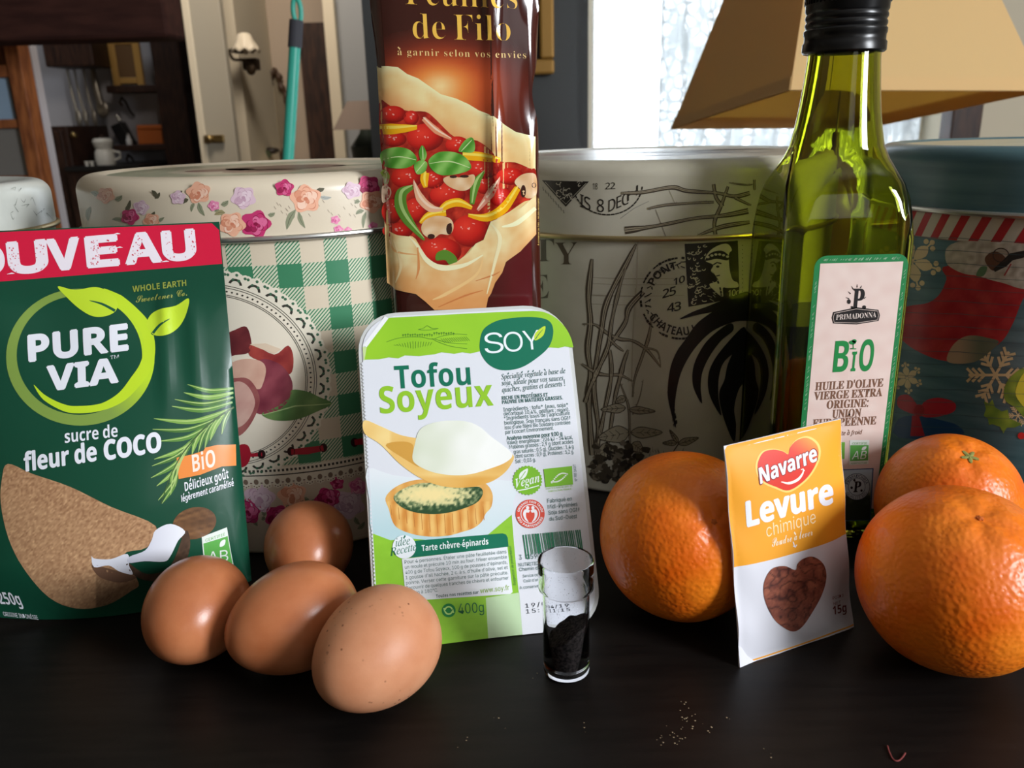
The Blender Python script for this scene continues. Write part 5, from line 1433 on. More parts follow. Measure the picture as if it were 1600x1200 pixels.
# lace medallion with chestnuts
A = Art(sB)
mc = sB.to_uv([(345, 590)])[0]; mr = sB.to_uv([(514, 590)])[0][0] - mc[0]
E_ = lambda r, n=72: ellpts(mc[0], mc[1], r, r, 0, n)
A.fill_uv(E_(mr * .93), (236, 226, 206), z=4, step=.006)
nsc = 34; LACE = (232, 224, 204); DK = (58, 56, 50)
for i in range(nsc):
    a = 2 * math.pi * i / nsc; c_, s_ = math.cos(a), math.sin(a)
    A.fill_uv(ellpts(mc[0] + mr * .93 * c_, mc[1] + mr * .93 * s_, mr * .095, mr * .095, 0, 16), LACE, z=4.5)
    for k in range(-2, 3):
        b = a + k * .33 / 4.2; x, y = mc[0] + mr * (1.0 - .012 * k * k) * math.cos(b), mc[1] + mr * (1.0 - .012 * k * k) * math.sin(b)
        A.fill_uv(ellpts(x, y, mr * .034, mr * .034, 0, 10), LACE, z=5); A.fill_uv(ellpts(x, y, mr * .014, mr * .014, 0, 8), (70, 110, 84), z=6)
    sx_, sy_ = mc[0] + mr * .905 * c_, mc[1] + mr * .905 * s_
    p0 = ellpts(sx_, sy_, mr * .062, mr * .062, 0, 8, a - 1.4, a + 1.4) + ellpts(sx_, sy_, mr * .040, mr * .040, 0, 8, a - 1.4, a + 1.4)[::-1]
    A.fill_uv(p0, DK, z=6)
def ring_uv(r, w, col, z):
    o, i = np.array(E_(r + w / 2, 120)), np.array(E_(r - w / 2, 120)); n = len(o)
    A.add_uv(np.vstack([o, i]), [t for k in range(n) for t in ((k, (k + 1) % n, n + (k + 1) % n), (k, n + (k + 1) % n, n + k))], col, z)
for r in (.885, .865, .80, .785): ring_uv(mr * r, mr * .006, DK, 6)
for i in range(110):
    a = 2 * math.pi * i / 110; A.fill_uv(ellpts(mc[0] + mr * .832 * math.cos(a), mc[1] + mr * .832 * math.sin(a), mr * .012, mr * .010, 0, 4), DK, z=6)
A.build('lace_medallion', ink_tin, body_)
A = Art(sB).frame(340, 340, 2.1429)
ch = lambda c0, c1: (lambda x, y: mixc(c0, c1, .5 + .7 * nz(x, y, .02) + .3 * nz(x, y, .08)))
A.fill(spl([(0, 470), (20, 400), (60, 375), (98, 366), (114, 420), (104, 452), (60, 460)], 4), ch((84, 34, 40), (130, 56, 58)), step=16, z=7)
A.fill(spl([(108, 462), (116, 424), (190, 458), (236, 428), (254, 470), (242, 524), (180, 494)], 4), ch((130, 44, 46), (190, 84, 72)), step=16, z=7)
A.fill([(108, 424), (190, 456), (214, 440), (160, 420)], (228, 206, 180), z=7.5)
A.fill(spl([(130, 486), (205, 488), (250, 550), (236, 614), (184, 652), (120, 640)], 5), ch((112, 44, 58), (160, 82, 92)), step=16, z=8)
A.fill(spl([(30, 500), (80, 474), (140, 478), (162, 505), (152, 556), (132, 574), (60, 540)], 4), ch((208, 160, 140), (228, 190, 168)), step=16, z=8.5)
A.fill(spl([(20, 560), (70, 536), (112, 546), (142, 610), (112, 690), (66, 732), (20, 700)], 5), ch((140, 72, 74), (176, 110, 104)), step=16, z=9)
A.fill(spl([(24, 580), (66, 548), (104, 566), (126, 620), (100, 680), (60, 704), (24, 680)], 5), ch((206, 158, 146), (224, 186, 170)), step=16, z=9.5)
A.fill(spl([(148, 656), (200, 632), (240, 602), (250, 576), (300, 582), (340, 600), (382, 622), (330, 650), (262, 676), (190, 678)], 4), ch((74, 112, 62), (120, 154, 92)), step=16, z=8)
A.stroke([(150, 660), (260, 630), (380, 622)], [2, 5, 2], (166, 190, 130), z=9)
A.fill(spl([(66, 768), (100, 760), (112, 795), (96, 830), (66, 830)], 4), (170, 34, 52), z=8)
A.stroke([(100, 795), (150, 792)], 12, (170, 34, 52), z=8)
for x, y in ((148, 792), (246, 782), (354, 770), (458, 752)): A.ell(x, y, 13, 15, (46, 26, 28), z=8.2)
A.stroke([(246, 784), (300, 780), (354, 771)], [18, 24, 18], (170, 34, 52), z=8.5); A.stroke([(458, 752), (500, 746), (560, 732)], [18, 24, 18], (170, 34, 52), z=8.5)
A.build('chestnut_print', ink_tin, body_)
# lower lace border and rose strip
A = Art(sB)
A.quad_uv(-.17, vline - .0002, .17, vline + .0036, (226, 216, 196), 5)
for k in range(-75, 76): A.quad_uv(k * .0022 - .0006, vline + .0010, k * .0022 + .0006, vline + .0024, DK, 6)
A.quad_uv(-.17, vline - .0012, .17, vline - .0006, DK, 6)
for k in range(-30, 31):
    u = k * .0056
    A.fill_uv(ellpts(u, vline - .0030, .0030, .0050, 0, 16), (226, 216, 196), z=4)
    for m_ in range(-2, 3):
        x, y = u + m_ * .0013, vline - .0076 + .0006 * m_ * m_
        A.fill_uv(ellpts(x, y, .0010, .0010, 0, 8), (226, 216, 196), z=5); A.fill_uv(ellpts(x, y, .0004, .0004, 0, 6), (120, 90, 80), z=6)
    A.fill_uv(ellpts(u, vline - .0045, .0013, .0016, 0, 10), (130, 110, 94), z=6)
A.build('lace_border', ink_tin, body_)
A = Art(sB).frame(340, 340, 2.1429)
A.add_uv(*(lambda us: ([(u, .004) for u in us] + [(u, vline - .004) for u in us], [t for k in range(len(us) - 1) for t in ((k, k + 1, len(us) + k + 1), (k, len(us) + k + 1, len(us) + k))]))(np.linspace(-.17, .17, 40)), (206, 186, 164), 2)
for i, (x, y, r, p) in enumerate(((140, 940, 50, LIL), (100, 985, 44, MAG), (250, 930, 46, PEA), (370, 945, 44, MAG), (440, 960, 50, LIL), (200, 1000, 40, MAG), (330, 1010, 50, PEA), (470, 900, 30, PNK), (400, 890, 22, MAG))): rose(A, x, y, r, p, 3, i + 40)
for i in range(24):
    rg = random.Random(i + 9); x, y = rg.uniform(80, 500), rg.uniform(900, 1050); leaf(A, (x, y), (x + rg.uniform(-30, 30), y + rg.uniform(-30, 30)), 16, LG, 2.5)
A.build('rose_border', ink_tin, body_)

# ---- engraved vine tin
t_, body_, lid_, sB, sL, sT = T_CE
SEP, BLK = (72, 62, 50), (40, 36, 32)
def branch(A, pts, w, seed, z=4, col=SEP):
    c = spl(pts, 8, False); rg = random.Random(seed)
    ww = [v * rg.uniform(.75, 1.2) for v in np.interp(np.linspace(0, 1, max(4, len(c) // 4)), np.linspace(0, 1, len(w)), w)]
    A.stroke(c, ww, col, z=z)
    cc = np.array(c); tx = np.gradient(cc, axis=0); tx /= np.hypot(tx[:, 0], tx[:, 1])[:, None] + 1e-9; nn = np.stack([-tx[:, 1], tx[:, 0]], 1)
    for off in (-.18, .1):
        A.stroke(cc + nn * off * np.interp(np.linspace(0, 1, len(cc)), np.linspace(0, 1, len(ww)), ww)[:, None], [max(v * .16, 1) for v in ww], (168, 156, 132), z=z + .4)
    for k in range(2, len(c) - 2, 9):
        s = rg.choice((-1, 1)); p = cc[k]; q = p + nn[k] * s * rg.uniform(8, 18) + tx[k] * rg.uniform(-10, 10); A.stroke([p, q], [4, 1], col, z=z)
A = Art(sL).frame(840, 220, 4.286)
A.fill([(30, 264), (345, 272), (190, 442)], BLK, z=3)
for i in range(26):
    rg = random.Random(i); x = rg.uniform(90, 290); y = rg.uniform(275, 400)
    if abs(x - 190) < (440 - y) * .75: A.stroke(ellpts(x, y, rg.uniform(6, 22), rg.uniform(4, 14), rg.uniform(0, 3), 8, 0, 4), 4, (196, 188, 168), z=4)
A.stroke([(52, 276), (190, 424), (326, 284)], 3, (196, 188, 168), z=4)
for i in range(9): A.stroke([(35 + i * 17, 310 + i * 19), (42 + i * 17, 334 + i * 19)], 3, BLK, z=3)
rg = random.Random(2)
for i in range(22):
    a = math.radians(8 + i * 7.4); x, y = 470 + 232 * math.cos(a), 290 + 205 * math.sin(a)
    A.stroke([(x - 12 * math.sin(a), y + 10 * math.cos(a)), (x + 14 * math.sin(a), y - 12 * math.cos(a))], [8, 15, 9], BLK, z=3)
for s_, x0, y0, x1, y1, h in (('IS', 285, 440, 355, 470, 90), ('8', 398, 475, 445, 478, 90), ('DEC', 475, 478, 610, 420, 84), ('H', 600, 408, 672, 360, 70), ('18', 370, 325, 402, 325, 44), ('22', 455, 325, 520, 322, 46)): A.text(s_, (x0, y0), (x1, y1), h, BLK, 'plain', .0, 3, z=3)
for i, (pts, w) in enumerate((([(560, 350), (700, 345), (900, 312), (1000, 335), (1200, 350), (1320, 372), (1420, 350)], [14, 30, 34, 24, 26, 30]), ([(735, 455), (860, 430), (1060, 415), (1180, 410)], [16, 18, 20, 18]), ([(585, 600), (700, 585), (850, 560), (1050, 520), (1250, 500), (1410, 470)], [44, 40, 26, 20, 34, 40]), ([(1060, 640), (1160, 600), (1260, 570), (1420, 545)], [8, 30, 34, 30]),
                               ([(1190, 632), (1185, 540), (1230, 430), (1275, 305)], [34, 30, 34, 20]), ([(1240, 440), (1195, 380), (1178, 290)], [26, 24, 20]), ([(1320, 380), (1400, 420), (1430, 430)], [20, 16, 10]), ([(1450, 260), (1452, 330)], [20, 16]), ([(1280, 280), (1400, 295), (1440, 290)], [6, 14, 6]))):
    branch(A, pts, w, i)
A.stroke([(555, 520), (650, 450), (745, 405)], 4, (150, 146, 136), z=3); A.stroke([(790, 460), (860, 645)], 6, (150, 142, 124), z=2.5); A.stroke([(880, 330), (920, 420)], 5, (160, 152, 134), z=2.5)
A.build('engraved_print', ink_tin, lid_)
A = Art(sT); A.z = 2
A.fill_uv(ellpts(0, 0, .103, .103, 0, 64), lambda u, v: mixc((190, 182, 162), (166, 158, 140), .5 + nz(u * 2, v, 20)), step=.007)
for k in range(30):
    rg = random.Random(k); u, v = rg.uniform(-.02, .09), rg.uniform(-.05, .05)
    if math.hypot(u, v) < .085: A.add_uv([(u - .03, v - .0012), (u, v - .004), (u + .018, v + .001), (u, v + .003)], [(0, 1, 2), (0, 2, 3)], mixc((104, 96, 86), (60, 54, 48), rg.random()), 3)
A.fill_uv(ellpts(-.06, .02, .016, .018, 0, 20), (150, 112, 92), z=3); A.fill_uv(ellpts(.015, -.01, .05, .022, .1, 30), (140, 132, 116), z=2.6)
A.build('lid_top_print', ink_tin, lid_)
# body
A = Art(sB).frame(840, 220, 4.286)
LT = (88, 74, 58)
A.text('T', (-30, 812), (112, 806), 150, LT, 'serifb', -.006, 4, z=3); A.text('Y', (118, 830), (266, 828), 150, LT, 'serifb', -.006, 4, z=3)
A.text('E', (-50, 1060), (76, 1054), 160, LT, 'serifb', -.006, 4, z=3); A.text('I', (-170, 812), (-60, 812), 150, LT, 'serifb', -.006, 4, z=3)
A.stroke([(672, 670), (655, 1200)], 7, (170, 160, 140), z=2.5)
for y in (915, 955, 1030): A.stroke([(330, y - 2), (550, y + 8), (980, y + 4)], [2, 4, 2], (150, 140, 120), z=2.5)
A.fill([(984, 690), (1340, 668), (1350, 985), (1345, 1045), (1010, 1112)], BLK, z=4)
PAL = (206, 198, 174)
A.fill(spl([(1120, 800), (1150, 740), (1210, 700), (1270, 690), (1300, 730), (1280, 760), (1285, 860), (1305, 930), (1338, 950), (1340, 980), (1270, 985), (1240, 985), (1238, 1045), (1180, 1000), (1150, 960), (1200, 940), (1190, 900), (1160, 870), (1175, 830)], 4), PAL, z=5)
A.fill(spl([(1120, 800), (1160, 750), (1230, 735), (1280, 770), (1270, 800), (1200, 790), (1150, 800)], 4), BLK, z=6)
for i in range(6): A.ell(1140 + i * 26, 778 - 18 * math.sin(i * .6), 11, 8, PAL, z=7, n=9)
A.stroke([(1175, 830), (1200, 815), (1230, 822)], 9, BLK, z=6); A.ell(1205, 842, 12, 8, BLK, z=6, n=9); A.stroke([(1195, 905), (1220, 900)], 8, BLK, z=6)
for i in range(46):
    rg = random.Random(i + 3); x, y = rg.uniform(1005, 1125), rg.uniform(700, 1090); A.stroke(ellpts(x, y, rg.uniform(5, 16), rg.uniform(5, 13), 0, 7, 0, rg.uniform(2, 5)), 5, PAL, z=5)
for i in range(14):
    rg = random.Random(i + 30); x, y = rg.uniform(1120, 1220), rg.uniform(950, 1060); A.stroke([(x, y), (x + rg.uniform(-30, 30), y + rg.uniform(-20, 20))], [3, 9, 3], PAL, z=5)
A.fill([(1268, 990), (1345, 985), (1345, 1045), (1262, 1060)], BLK, z=6)
A.text('10c', (1275, 1042), (1345, 1032), 44, PAL, 'plain', -.004, 3, z=7)
for i in range(12): A.ell(1372, 700 + i * 28, 3, 4, BLK, z=3, n=6)
A.build('stamp_print', ink_tin, body_)
A = Art(sB)
A.frame(0, 0, 1); rg = random.Random(6)
for i in range(64):
    a = math.radians(60 + i * 4.9)
    if rg.random() < .8: A.stroke(ellpts(1064, 466, 63, 63, 0, 3, a, a + .075), rg.uniform(2, 4), BLK, z=5)
for i in range(24):
    a = math.radians(130 + i * 8); x, y = 1064 + 52 * math.cos(a), 466 + 52 * math.sin(a)
    for k in range(2): A.stroke([(x + rg.uniform(-6, 6), y + rg.uniform(-6, 6)), (x + rg.uniform(-6, 6), y + rg.uniform(-6, 6))], [1.5, 3, 1.5], BLK, z=5)
A.text_circle('CHATEAU L', 1064, 466, 58, 150, 62, 13, BLK, 'sansb', 0, 2, z=5, inside=True)
A.text_circle('PONT', 1064, 466, 46, 205, 262, 12, BLK, 'sansb', 0, 2, z=5)
A.text('25', (1035, 466), (1056, 460), 14, BLK, 'plain', .012, 2, z=5); A.text('10', (1052, 446), (1070, 440), 11, BLK, 'plain', .012, 2, z=5); A.text('43', (1042, 488), (1064, 484), 14, BLK, 'plain', .012, 2, z=5)
A.build('postmark', ink_tin, body_)
A = Art(sB).frame(840, 450, 3.636)
for i, (pts, w) in enumerate((([(310, -165), (300, -80), (290, 60), (300, 200), (285, 350), (300, 480), (290, 620), (300, 800), (310, 950)], [14, 30, 36, 30, 36, 32, 40, 36, 30]), ([(560, -250), (500, -130), (430, 0), (385, 110), (365, 230), (345, 350), (320, 560), (345, 800), (330, 950)], [14, 34, 34, 34, 30, 36, 34, 30, 30]),
                               ([(500, -110), (470, -20), (440, 100), (420, 200), (400, 330), (350, 450), (300, 560), (270, 650)], [10, 22, 26, 24, 30, 30, 26, 24]), ([(600, 20), (520, 110), (500, 190), (450, 270), (400, 340)], [26, 34, 30, 30, 16]), ([(515, 350), (490, 420), (470, 500), (440, 620), (420, 760), (400, 880)], [10, 30, 28, 24, 22, 20]),
                               ([(410, 350), (420, 460), (410, 560), (385, 680), (360, 800), (340, 900)], [20, 24, 26, 24, 26, 22]), ([(255, 205), (330, 210), (400, 260), (470, 290), (540, 300), (620, 350), (700, 450)], [8, 20, 24, 22, 18, 20, 6]), ([(250, 430), (330, 480), (400, 495), (470, 495), (540, 530)], [10, 24, 22, 20, 8]), ([(400, 280), (450, 330), (490, 360)], [14, 20, 8]),
                               ([(650, 160), (630, 280), (590, 400), (550, 520), (540, 620)], [8, 22, 20, 14, 8]), ([(600, 340), (680, 360), (700, 450)], [12, 14, 4]), ([(470, 540), (500, 620), (520, 700), (525, 900)], [10, 14, 16, 14]), ([(600, 520), (580, 620), (540, 720)], [5, 8, 6]))):
    branch(A, pts, w, i + 20, 3 + .5 * (i % 3))
VL, VD = (150, 140, 118), (66, 58, 46)
def vleaf(p, q, w, z=5):
    p, q = np.array(p, float), np.array(q, float); d = q - p; n_ = np.array([-d[1], d[0]]) / np.linalg.norm(d)
    pts = [p, p + d * .25 + n_ * w * .5, p + d * .55 + n_ * w * .45, q, p + d * .6 - n_ * w * .4, p + d * .25 - n_ * w * .5]
    A.fill(spl(pts, 4), VL, z=z); A.stroke(spl(pts, 4), 4, VD, z=z + .5, closed=True); A.stroke([p, q], 3, VD, z=z + .5)
    for k in (.3, .5, .7): A.stroke([p + d * k, p + d * (k + .12) + n_ * w * .3], 2.5, VD, z=z + .5); A.stroke([p + d * k, p + d * (k + .12) - n_ * w * .3], 2.5, VD, z=z + .5)
for p, q, w in (((500, 680), (360, 690), 50), ((520, 690), (670, 700), 40), ((520, 820), (345, 850), 90), ((530, 820), (710, 820), 60), ((500, 620), (440, 650), 40), ((790, 880), (710, 880), 30), ((800, 885), (915, 850), 40), ((800, 880), (750, 805), 24), ((540, 880), (600, 930), 60), ((430, 900), (330, 960), 80)): vleaf(p, q, w)
A.stroke([(800, 885), (770, 930), (740, 960)], 6, VD, z=5)
rg = random.Random(12)
for i in range(120):
    x, y = rg.uniform(310, 620), rg.uniform(880, 1090); A.fill(spl([(x + rg.uniform(8, 30) * math.cos(a), y + rg.uniform(8, 26) * math.sin(a)) for a in np.linspace(0, 6.28, 6, endpoint=False)], 2), rg.choice((VD, VD, (46, 40, 34), (110, 100, 84))), z=4 + rg.random() * 3)
for i in range(40):
    x, y = rg.uniform(600, 900), rg.uniform(920, 1050); A.stroke([(x, y), (x + rg.uniform(-14, 14), y - rg.uniform(10, 34))], [3, 1], VD, z=3)
for y in (42, 90): A.stroke([(300, y), (560, y + 6)], 3, (150, 140, 120), z=2.5)
A.stroke([(556, 0), (540, 300), (534, 560)], 6, (160, 150, 130), z=2.5)
A.build('vine_print', ink_tin, body_)
A = Art(sB).frame(840, 450, 3.636); FB = (30, 30, 30)
for pts in ([(1260, 20), (1100, 75), (1000, 130), (905, 200), (840, 290), (790, 360), (755, 450), (740, 560), (745, 650), (785, 795), (778, 690), (790, 580), (815, 480), (860, 390), (920, 310), (1000, 240), (1120, 190), (1260, 170)], [(1090, 200), (980, 280), (915, 370), (882, 460), (884, 560), (932, 655), (926, 570), (935, 480), (975, 390), (1040, 300), (1110, 240)], [(1170, 220), (1060, 330), (990, 430), (966, 520), (980, 620), (1042, 725), (1026, 620), (1030, 500), (1065, 410), (1170, 320)],
            [(1230, 180), (1130, 330), (1080, 430), (1060, 520), (1030, 600), (1050, 720), (1112, 872), (1126, 780), (1116, 680), (1150, 560), (1240, 460)], [(808, 176), (880, 135), (960, 105), (1060, 65), (1200, 20), (1200, 120), (1040, 130), (920, 150)]):
    A.fill(spl(pts, 5), FB, z=8)
for i in range(60):   # ragged feather barbs
    rg = random.Random(i); t = rg.random(); x, y = np.interp(t, [0, .3, .6, 1], [905, 790, 742, 780]), np.interp(t, [0, .3, .6, 1], [200, 360, 560, 780]); A.stroke([(x + 14, y - 6), (x - 8, y + 22)], [8, 1], FB, z=8)
A.build('feather_print', ink_tin, body_)

# ---- blue Christmas tin
t_, body_, lid_, sB, sL, sT = T_RI
A = Art(sT); A.z = 2
A.fill_uv(ellpts(0, 0, .0845, .0845, 0, 64), lambda u, v: mixc((196, 192, 166), (158, 158, 138), .5 + nz(u, v * 3, 30)), step=.006)
A.build('lid_top_print', ink_tin, lid_)
A = Art(sB)
vt = .1700; vb = .1555
A.quad_uv(-.15, vb, .15, vt, (186, 178, 162), 2)
for k in range(-14, 15):
    u = k * .0112 + .004
    A.add_uv([(u - .0055, vb), (u - .0005, vb), (u + .0055, vt), (u + .0005, vt)], [(0, 1, 2), (0, 2, 3)], (168, 32, 40), 3)
A.quad_uv(-.15, vb - .0006, .15, vb, (120, 100, 96), 3)
A.build('candy_stripes', ink_tin, body_)
A = Art(sB).frame(1420, 380, 3.75)
rd = lambda x, y: mixc((146, 22, 32), (172, 52, 52), .45 + .8 * nz(x, y, .012) + .3 * nz(x, y, .05))
A.fill(spl([(236, 130), (222, 210), (180, 300), (110, 350), (0, 368), (-60, 400), (-70, 520), (0, 600), (110, 660), (215, 690), (330, 690), (440, 640), (545, 575), (610, 470), (668, 330), (740, 230), (760, 150)], 5), rd, step=16, z=3)
A.fill(spl([(225, 690), (250, 610), (310, 555), (380, 540), (470, 556), (528, 578), (470, 640), (400, 690), (310, 706)], 4), lambda x, y: mixc((164, 140, 112), (96, 104, 84), (x - 300) / 120), step=18, z=4)
fur = lambda x, y: mixc((192, 184, 170), (150, 140, 124), .5 + .9 * nz(x, y, .03))
A.fill(spl([(222, 30), (300, -10), (450, -10), (700, 4), (790, 20), (786, 250), (720, 272), (640, 262), (560, 235), (480, 215), (400, 190), (330, 180), (260, 150), (220, 110)], 4), fur, step=14, z=4)
A.fill(spl([(446, 100), (470, 60), (520, 50), (570, 90), (550, 140), (490, 160)], 4), (96, 62, 46), z=5); A.stroke([(500, 160), (560, 120), (600, 80), (690, 60)], [20, 40, 44, 40], (38, 36, 34), z=5.5)
A.ring(540, 70, 46, 40, 6, (60, 44, 38), z=5.4); A.stroke([(560, 190), (600, 120)], 8, (150, 50, 50), z=5)
A.fill(spl([(395, 190), (420, 140), (460, 140), (440, 190)], 4), (88, 118, 84), z=5)
TN = (200, 178, 134)
def flake(cx, cy, r, z=3, rot=0.0, blunt=False):
    for k in range(6):
        a = rot + k * math.pi / 3; d = np.array([math.cos(a), math.sin(a)]); n_ = np.array([-d[1], d[0]]); c = np.array([cx, cy])
        if blunt:
            A.fill(spl([c + d * r * .08, c + d * r * .45 + n_ * r * .2, c + d * r * .72, c + d * r * .45 - n_ * r * .2], 3), TN, z=z)
            for s in (-.16, 0, .16): A.ell(*(c + d * r * (.92 - abs(s) * .8) + n_ * r * s), r * .09, r * .09, TN, z=z, n=10)
            A.stroke([c, c + d * r * .9], r * .06, TN, z=z)
        else:
            A.stroke([c, c + d * r], r * .1, TN, z=z)
            for q in (.4, .62, .82):
                for s in (-1, 1): A.stroke([c + d * r * q, c + d * r * (q + .24) + n_ * s * r * .25], r * .1, TN, z=z)
flake(20, 105, 175, rot=.3, blunt=True); flake(508, 772, 158, rot=0.0); flake(-10, 790, 95, rot=.4, blunt=True); flake(640, 1010, 60); flake(900, 420, 120, rot=.2); flake(860, 760, 130, blunt=True); flake(1150, 250, 130, rot=.1, blunt=True); flake(1120, 640, 120)
A.fill(spl([(-60, 900), (0, 890), (50, 950), (60, 1010), (20, 1000), (-60, 960)], 4), (170, 30, 44), z=4)
A.fill(spl([(70, 990), (90, 930), (170, 905), (265, 930), (270, 980), (200, 1010), (100, 1020)], 4), (176, 34, 48), z=4)
A.ell(62, 980, 30, 36, (150, 24, 36), z=5); A.fill([(20, 1010), (60, 1010), (95, 1130), (10, 1130)], (164, 28, 42), z=4)
A.fill(spl([(-60, 1030), (60, 1010), (200, 1040), (290, 1070), (300, 1130), (-60, 1140)], 3), (30, 66, 104), z=3)
HG = lambda x, y: mixc((70, 108, 40), (150, 170, 60), .5 + .8 * nz(x, y, .015))
A.fill(spl([(560, 850), (600, 780), (690, 740), (690, 1010), (620, 960), (565, 920)], 3), HG, step=18, z=4); A.fill(spl([(625, 870), (660, 780), (700, 760), (700, 960), (650, 930)], 3), (206, 196, 60), z=5)
A.fill([(440, 925), (470, 940), (490, 915), (505, 960), (545, 985), (580, 975), (590, 1025), (665, 1060), (620, 1080), (575, 1080), (555, 1115), (535, 1075), (490, 1060), (470, 1065), (465, 1030), (440, 1010), (452, 970)], HG, step=18, z=4)
A.ell(660, 1128, 22, 20, (200, 40, 40), z=5)
for i in range(16):   # plank joints of the painted boards
    v = -30 + i * 74; A.stroke([(-80, v - 14), (300, v), (690, v + 26)], [2, 3, 2], (66, 88, 92), z=6)
A.build('christmas_print', ink_tin, body_)

# ---- small off-white tin
t_, body_, lid_, sB, sL, sT = T_LE
A = Art(sL).frame(0, 60, 5.333)
for i in range(14):
    rg = random.Random(i); x, y = rg.uniform(30, 420), rg.uniform(1240, 1500); A.stroke(spl([(x, y), (x + rg.uniform(-20, 40), y + rg.uniform(-40, 40)), (x + rg.uniform(-40, 60), y + rg.uniform(-60, 60))], 4, False), [1, 5, 1], (110, 116, 104), z=3)
A.build('sketch_print', ink_tin, lid_)
# ================================================================== things further back in the room
def P3(x, y, Y): return Vector(at_depth(x, y, Y))
# broom leaning behind the rose tin
BY_ = 1.62
m_teal = mat('teal_painted_handle', (64, 178, 156), .35); m_grip = mat('dark_grey_rubber_grip', (62, 62, 68), .7)
b_top, b_low = P3(465, 2, BY_), P3(450, 250, BY_ - .02)
dv = (b_low - b_top).normalized(); tpar = (FLOOR_Z + .05 - b_top.z) / dv.z; b_end = b_top + dv * tpar
broom = thing('broom', 'turquoise broom handle with dark grip standing behind the rose-lidded tin', 'broom', (b_end.x, b_end.y, FLOOR_Z))
rh = 9.0 / 1300 * BY_
tube('handle', [b_top + dv * .04, b_end], [rh * .92, rh * 1.02], m_teal, broom, 16)
tube('grip', [b_top + dv * .032, b_top + dv * .078], rh * 1.12, m_grip, broom, 16)
bm = bmesh.new()   # hanging loop at the end
lc = b_top + dv * .016; ring = [lc + Vector((rh * .62 * math.cos(a), 0, .021 * math.sin(a))) for a in np.linspace(0, 2 * math.pi, 20)]
tube_bm(bm, ring, rh * .40, 8, caps=False); bm_obj('hanging_loop', bm, m_teal, broom, True)
box('broom_head', (b_end.x - .16, b_end.y - .025, FLOOR_Z + .045), (b_end.x + .16, b_end.y + .025, FLOOR_Z + .09), m_grip, broom, .008)
box('bristles', (b_end.x - .155, b_end.y - .03, FLOOR_Z), (b_end.x + .155, b_end.y + .03, FLOOR_Z + .047), m_teal, broom, .004)

# wall sconce on the hall wall side
sc_ = P3(386, 78, 3.24)
sconce = thing('wall_sconce', 'small wall sconce with white ruffled shade and dark scrolled arm', 'wall lamp', (sc_.x, 3.24, sc_.z))
m_iron = mat('dark_bronze', (70, 56, 40), .45, .6); m_opal = mat('opal_glass_shade', (226, 214, 190), .4)
prof = [(.012, .06), (.022, .055), (.03, .035), (.042, .012), (.05, .0), (.046, .0), (.038, .012), (.027, .033), (.012, .055)]
vs, fs = lathe_data(prof, 40, (sc_.x + .015, 3.17, sc_.z - .01))
vs = [(v[0], v[1], v[2] + (.006 * math.sin(8 * math.atan2(v[1] - 3.17, v[0] - sc_.x - .015)) if v[2] < sc_.z + .02 else 0)) for v in vs]
mesh_obj('shade', vs, fs, m_opal, sconce, True)
tube('arm', spl([(sc_.x + .02, sc_.z - .075), (sc_.x + .005, sc_.z - .04), (sc_.x - .035, sc_.z - .035), (sc_.x - .045, sc_.z - .005), (sc_.x - .02, sc_.z - .012), (sc_.x + .015, sc_.z - .01)], 5, False) and [(x, 3.18, z) for x, z in spl([(sc_.x + .02, sc_.z - .075), (sc_.x + .005, sc_.z - .04), (sc_.x - .035, sc_.z - .035), (sc_.x - .045, sc_.z - .005), (sc_.x - .02, sc_.z - .012), (sc_.x + .015, sc_.z - .01)], 5, False)], .005, m_iron, sconce, 8)
bm = bmesh.new(); bmesh.ops.create_uvsphere(bm, u_segments=16, v_segments=8, radius=.018); bmesh.ops.scale(bm, verts=bm.verts, vec=(1, .6, 1.2)); bmesh.ops.translate(bm, verts=bm.verts, vec=(sc_.x + .022, 3.185, sc_.z - .068)); bm_obj('finial', bm, m_iron, sconce, True)
box('wall_plate', (sc_.x - .012, 3.20, sc_.z - .07), (sc_.x + .04, 3.25, sc_.z - .03), m_iron, sconce, .004)
tube('candle_tube', [(sc_.x + .015, 3.17, sc_.z - .02), (sc_.x + .015, 3.17, sc_.z + .03)], .008, m_opal, sconce, 10)

# carved mirror on the hall wall
mY = 3.69; mcen = P3(437, 185, mY)
mirror = thing('wall_mirror', 'narrow mirror in a dark carved frame on the beige hall wall', 'mirror', (mcen.x, mY, mcen.z))
out = spl([P3(x, y, mY)[:] for x, y in ()], 4) if False else None
outline = [(428, 112), (436, 118), (440, 135), (449, 152), (455, 185), (450, 215), (444, 240), (437, 250), (430, 235), (424, 205), (417, 175), (418, 150), (423, 130)]
pts = [(P3(x, y, mY).x, P3(x, y, mY).z) for x, y in spl(outline, 5)]
cz_ = np.mean(pts, 0)
bm = bmesh.new(); rr = [.012 * (1 + .35 * math.sin(i * 1.3)) for i in range(len(pts) + 1)]
tube_bm(bm, [(x, mY - .012, z) for x, z in pts + pts[:1]], rr, 8, caps=False); bm_obj('carved_frame', bm, mat('dark_carved_wood', (66, 46, 30), .5), mirror, True)
bm = bmesh.new(); bm.faces.new([bm.verts.new((x, mY - .004, z)) for x, z in pts]); ex_ = bmesh.ops.extrude_face_region(bm, geom=bm.faces[:]); bmesh.ops.translate(bm, verts=[g for g in ex_['geom'] if isinstance(g, bmesh.types.BMVert)], vec=(0, .004, 0))
bm_obj('mirror_glass', bm, mat('dim_mirror', (170, 160, 140), .25, .7), mirror)

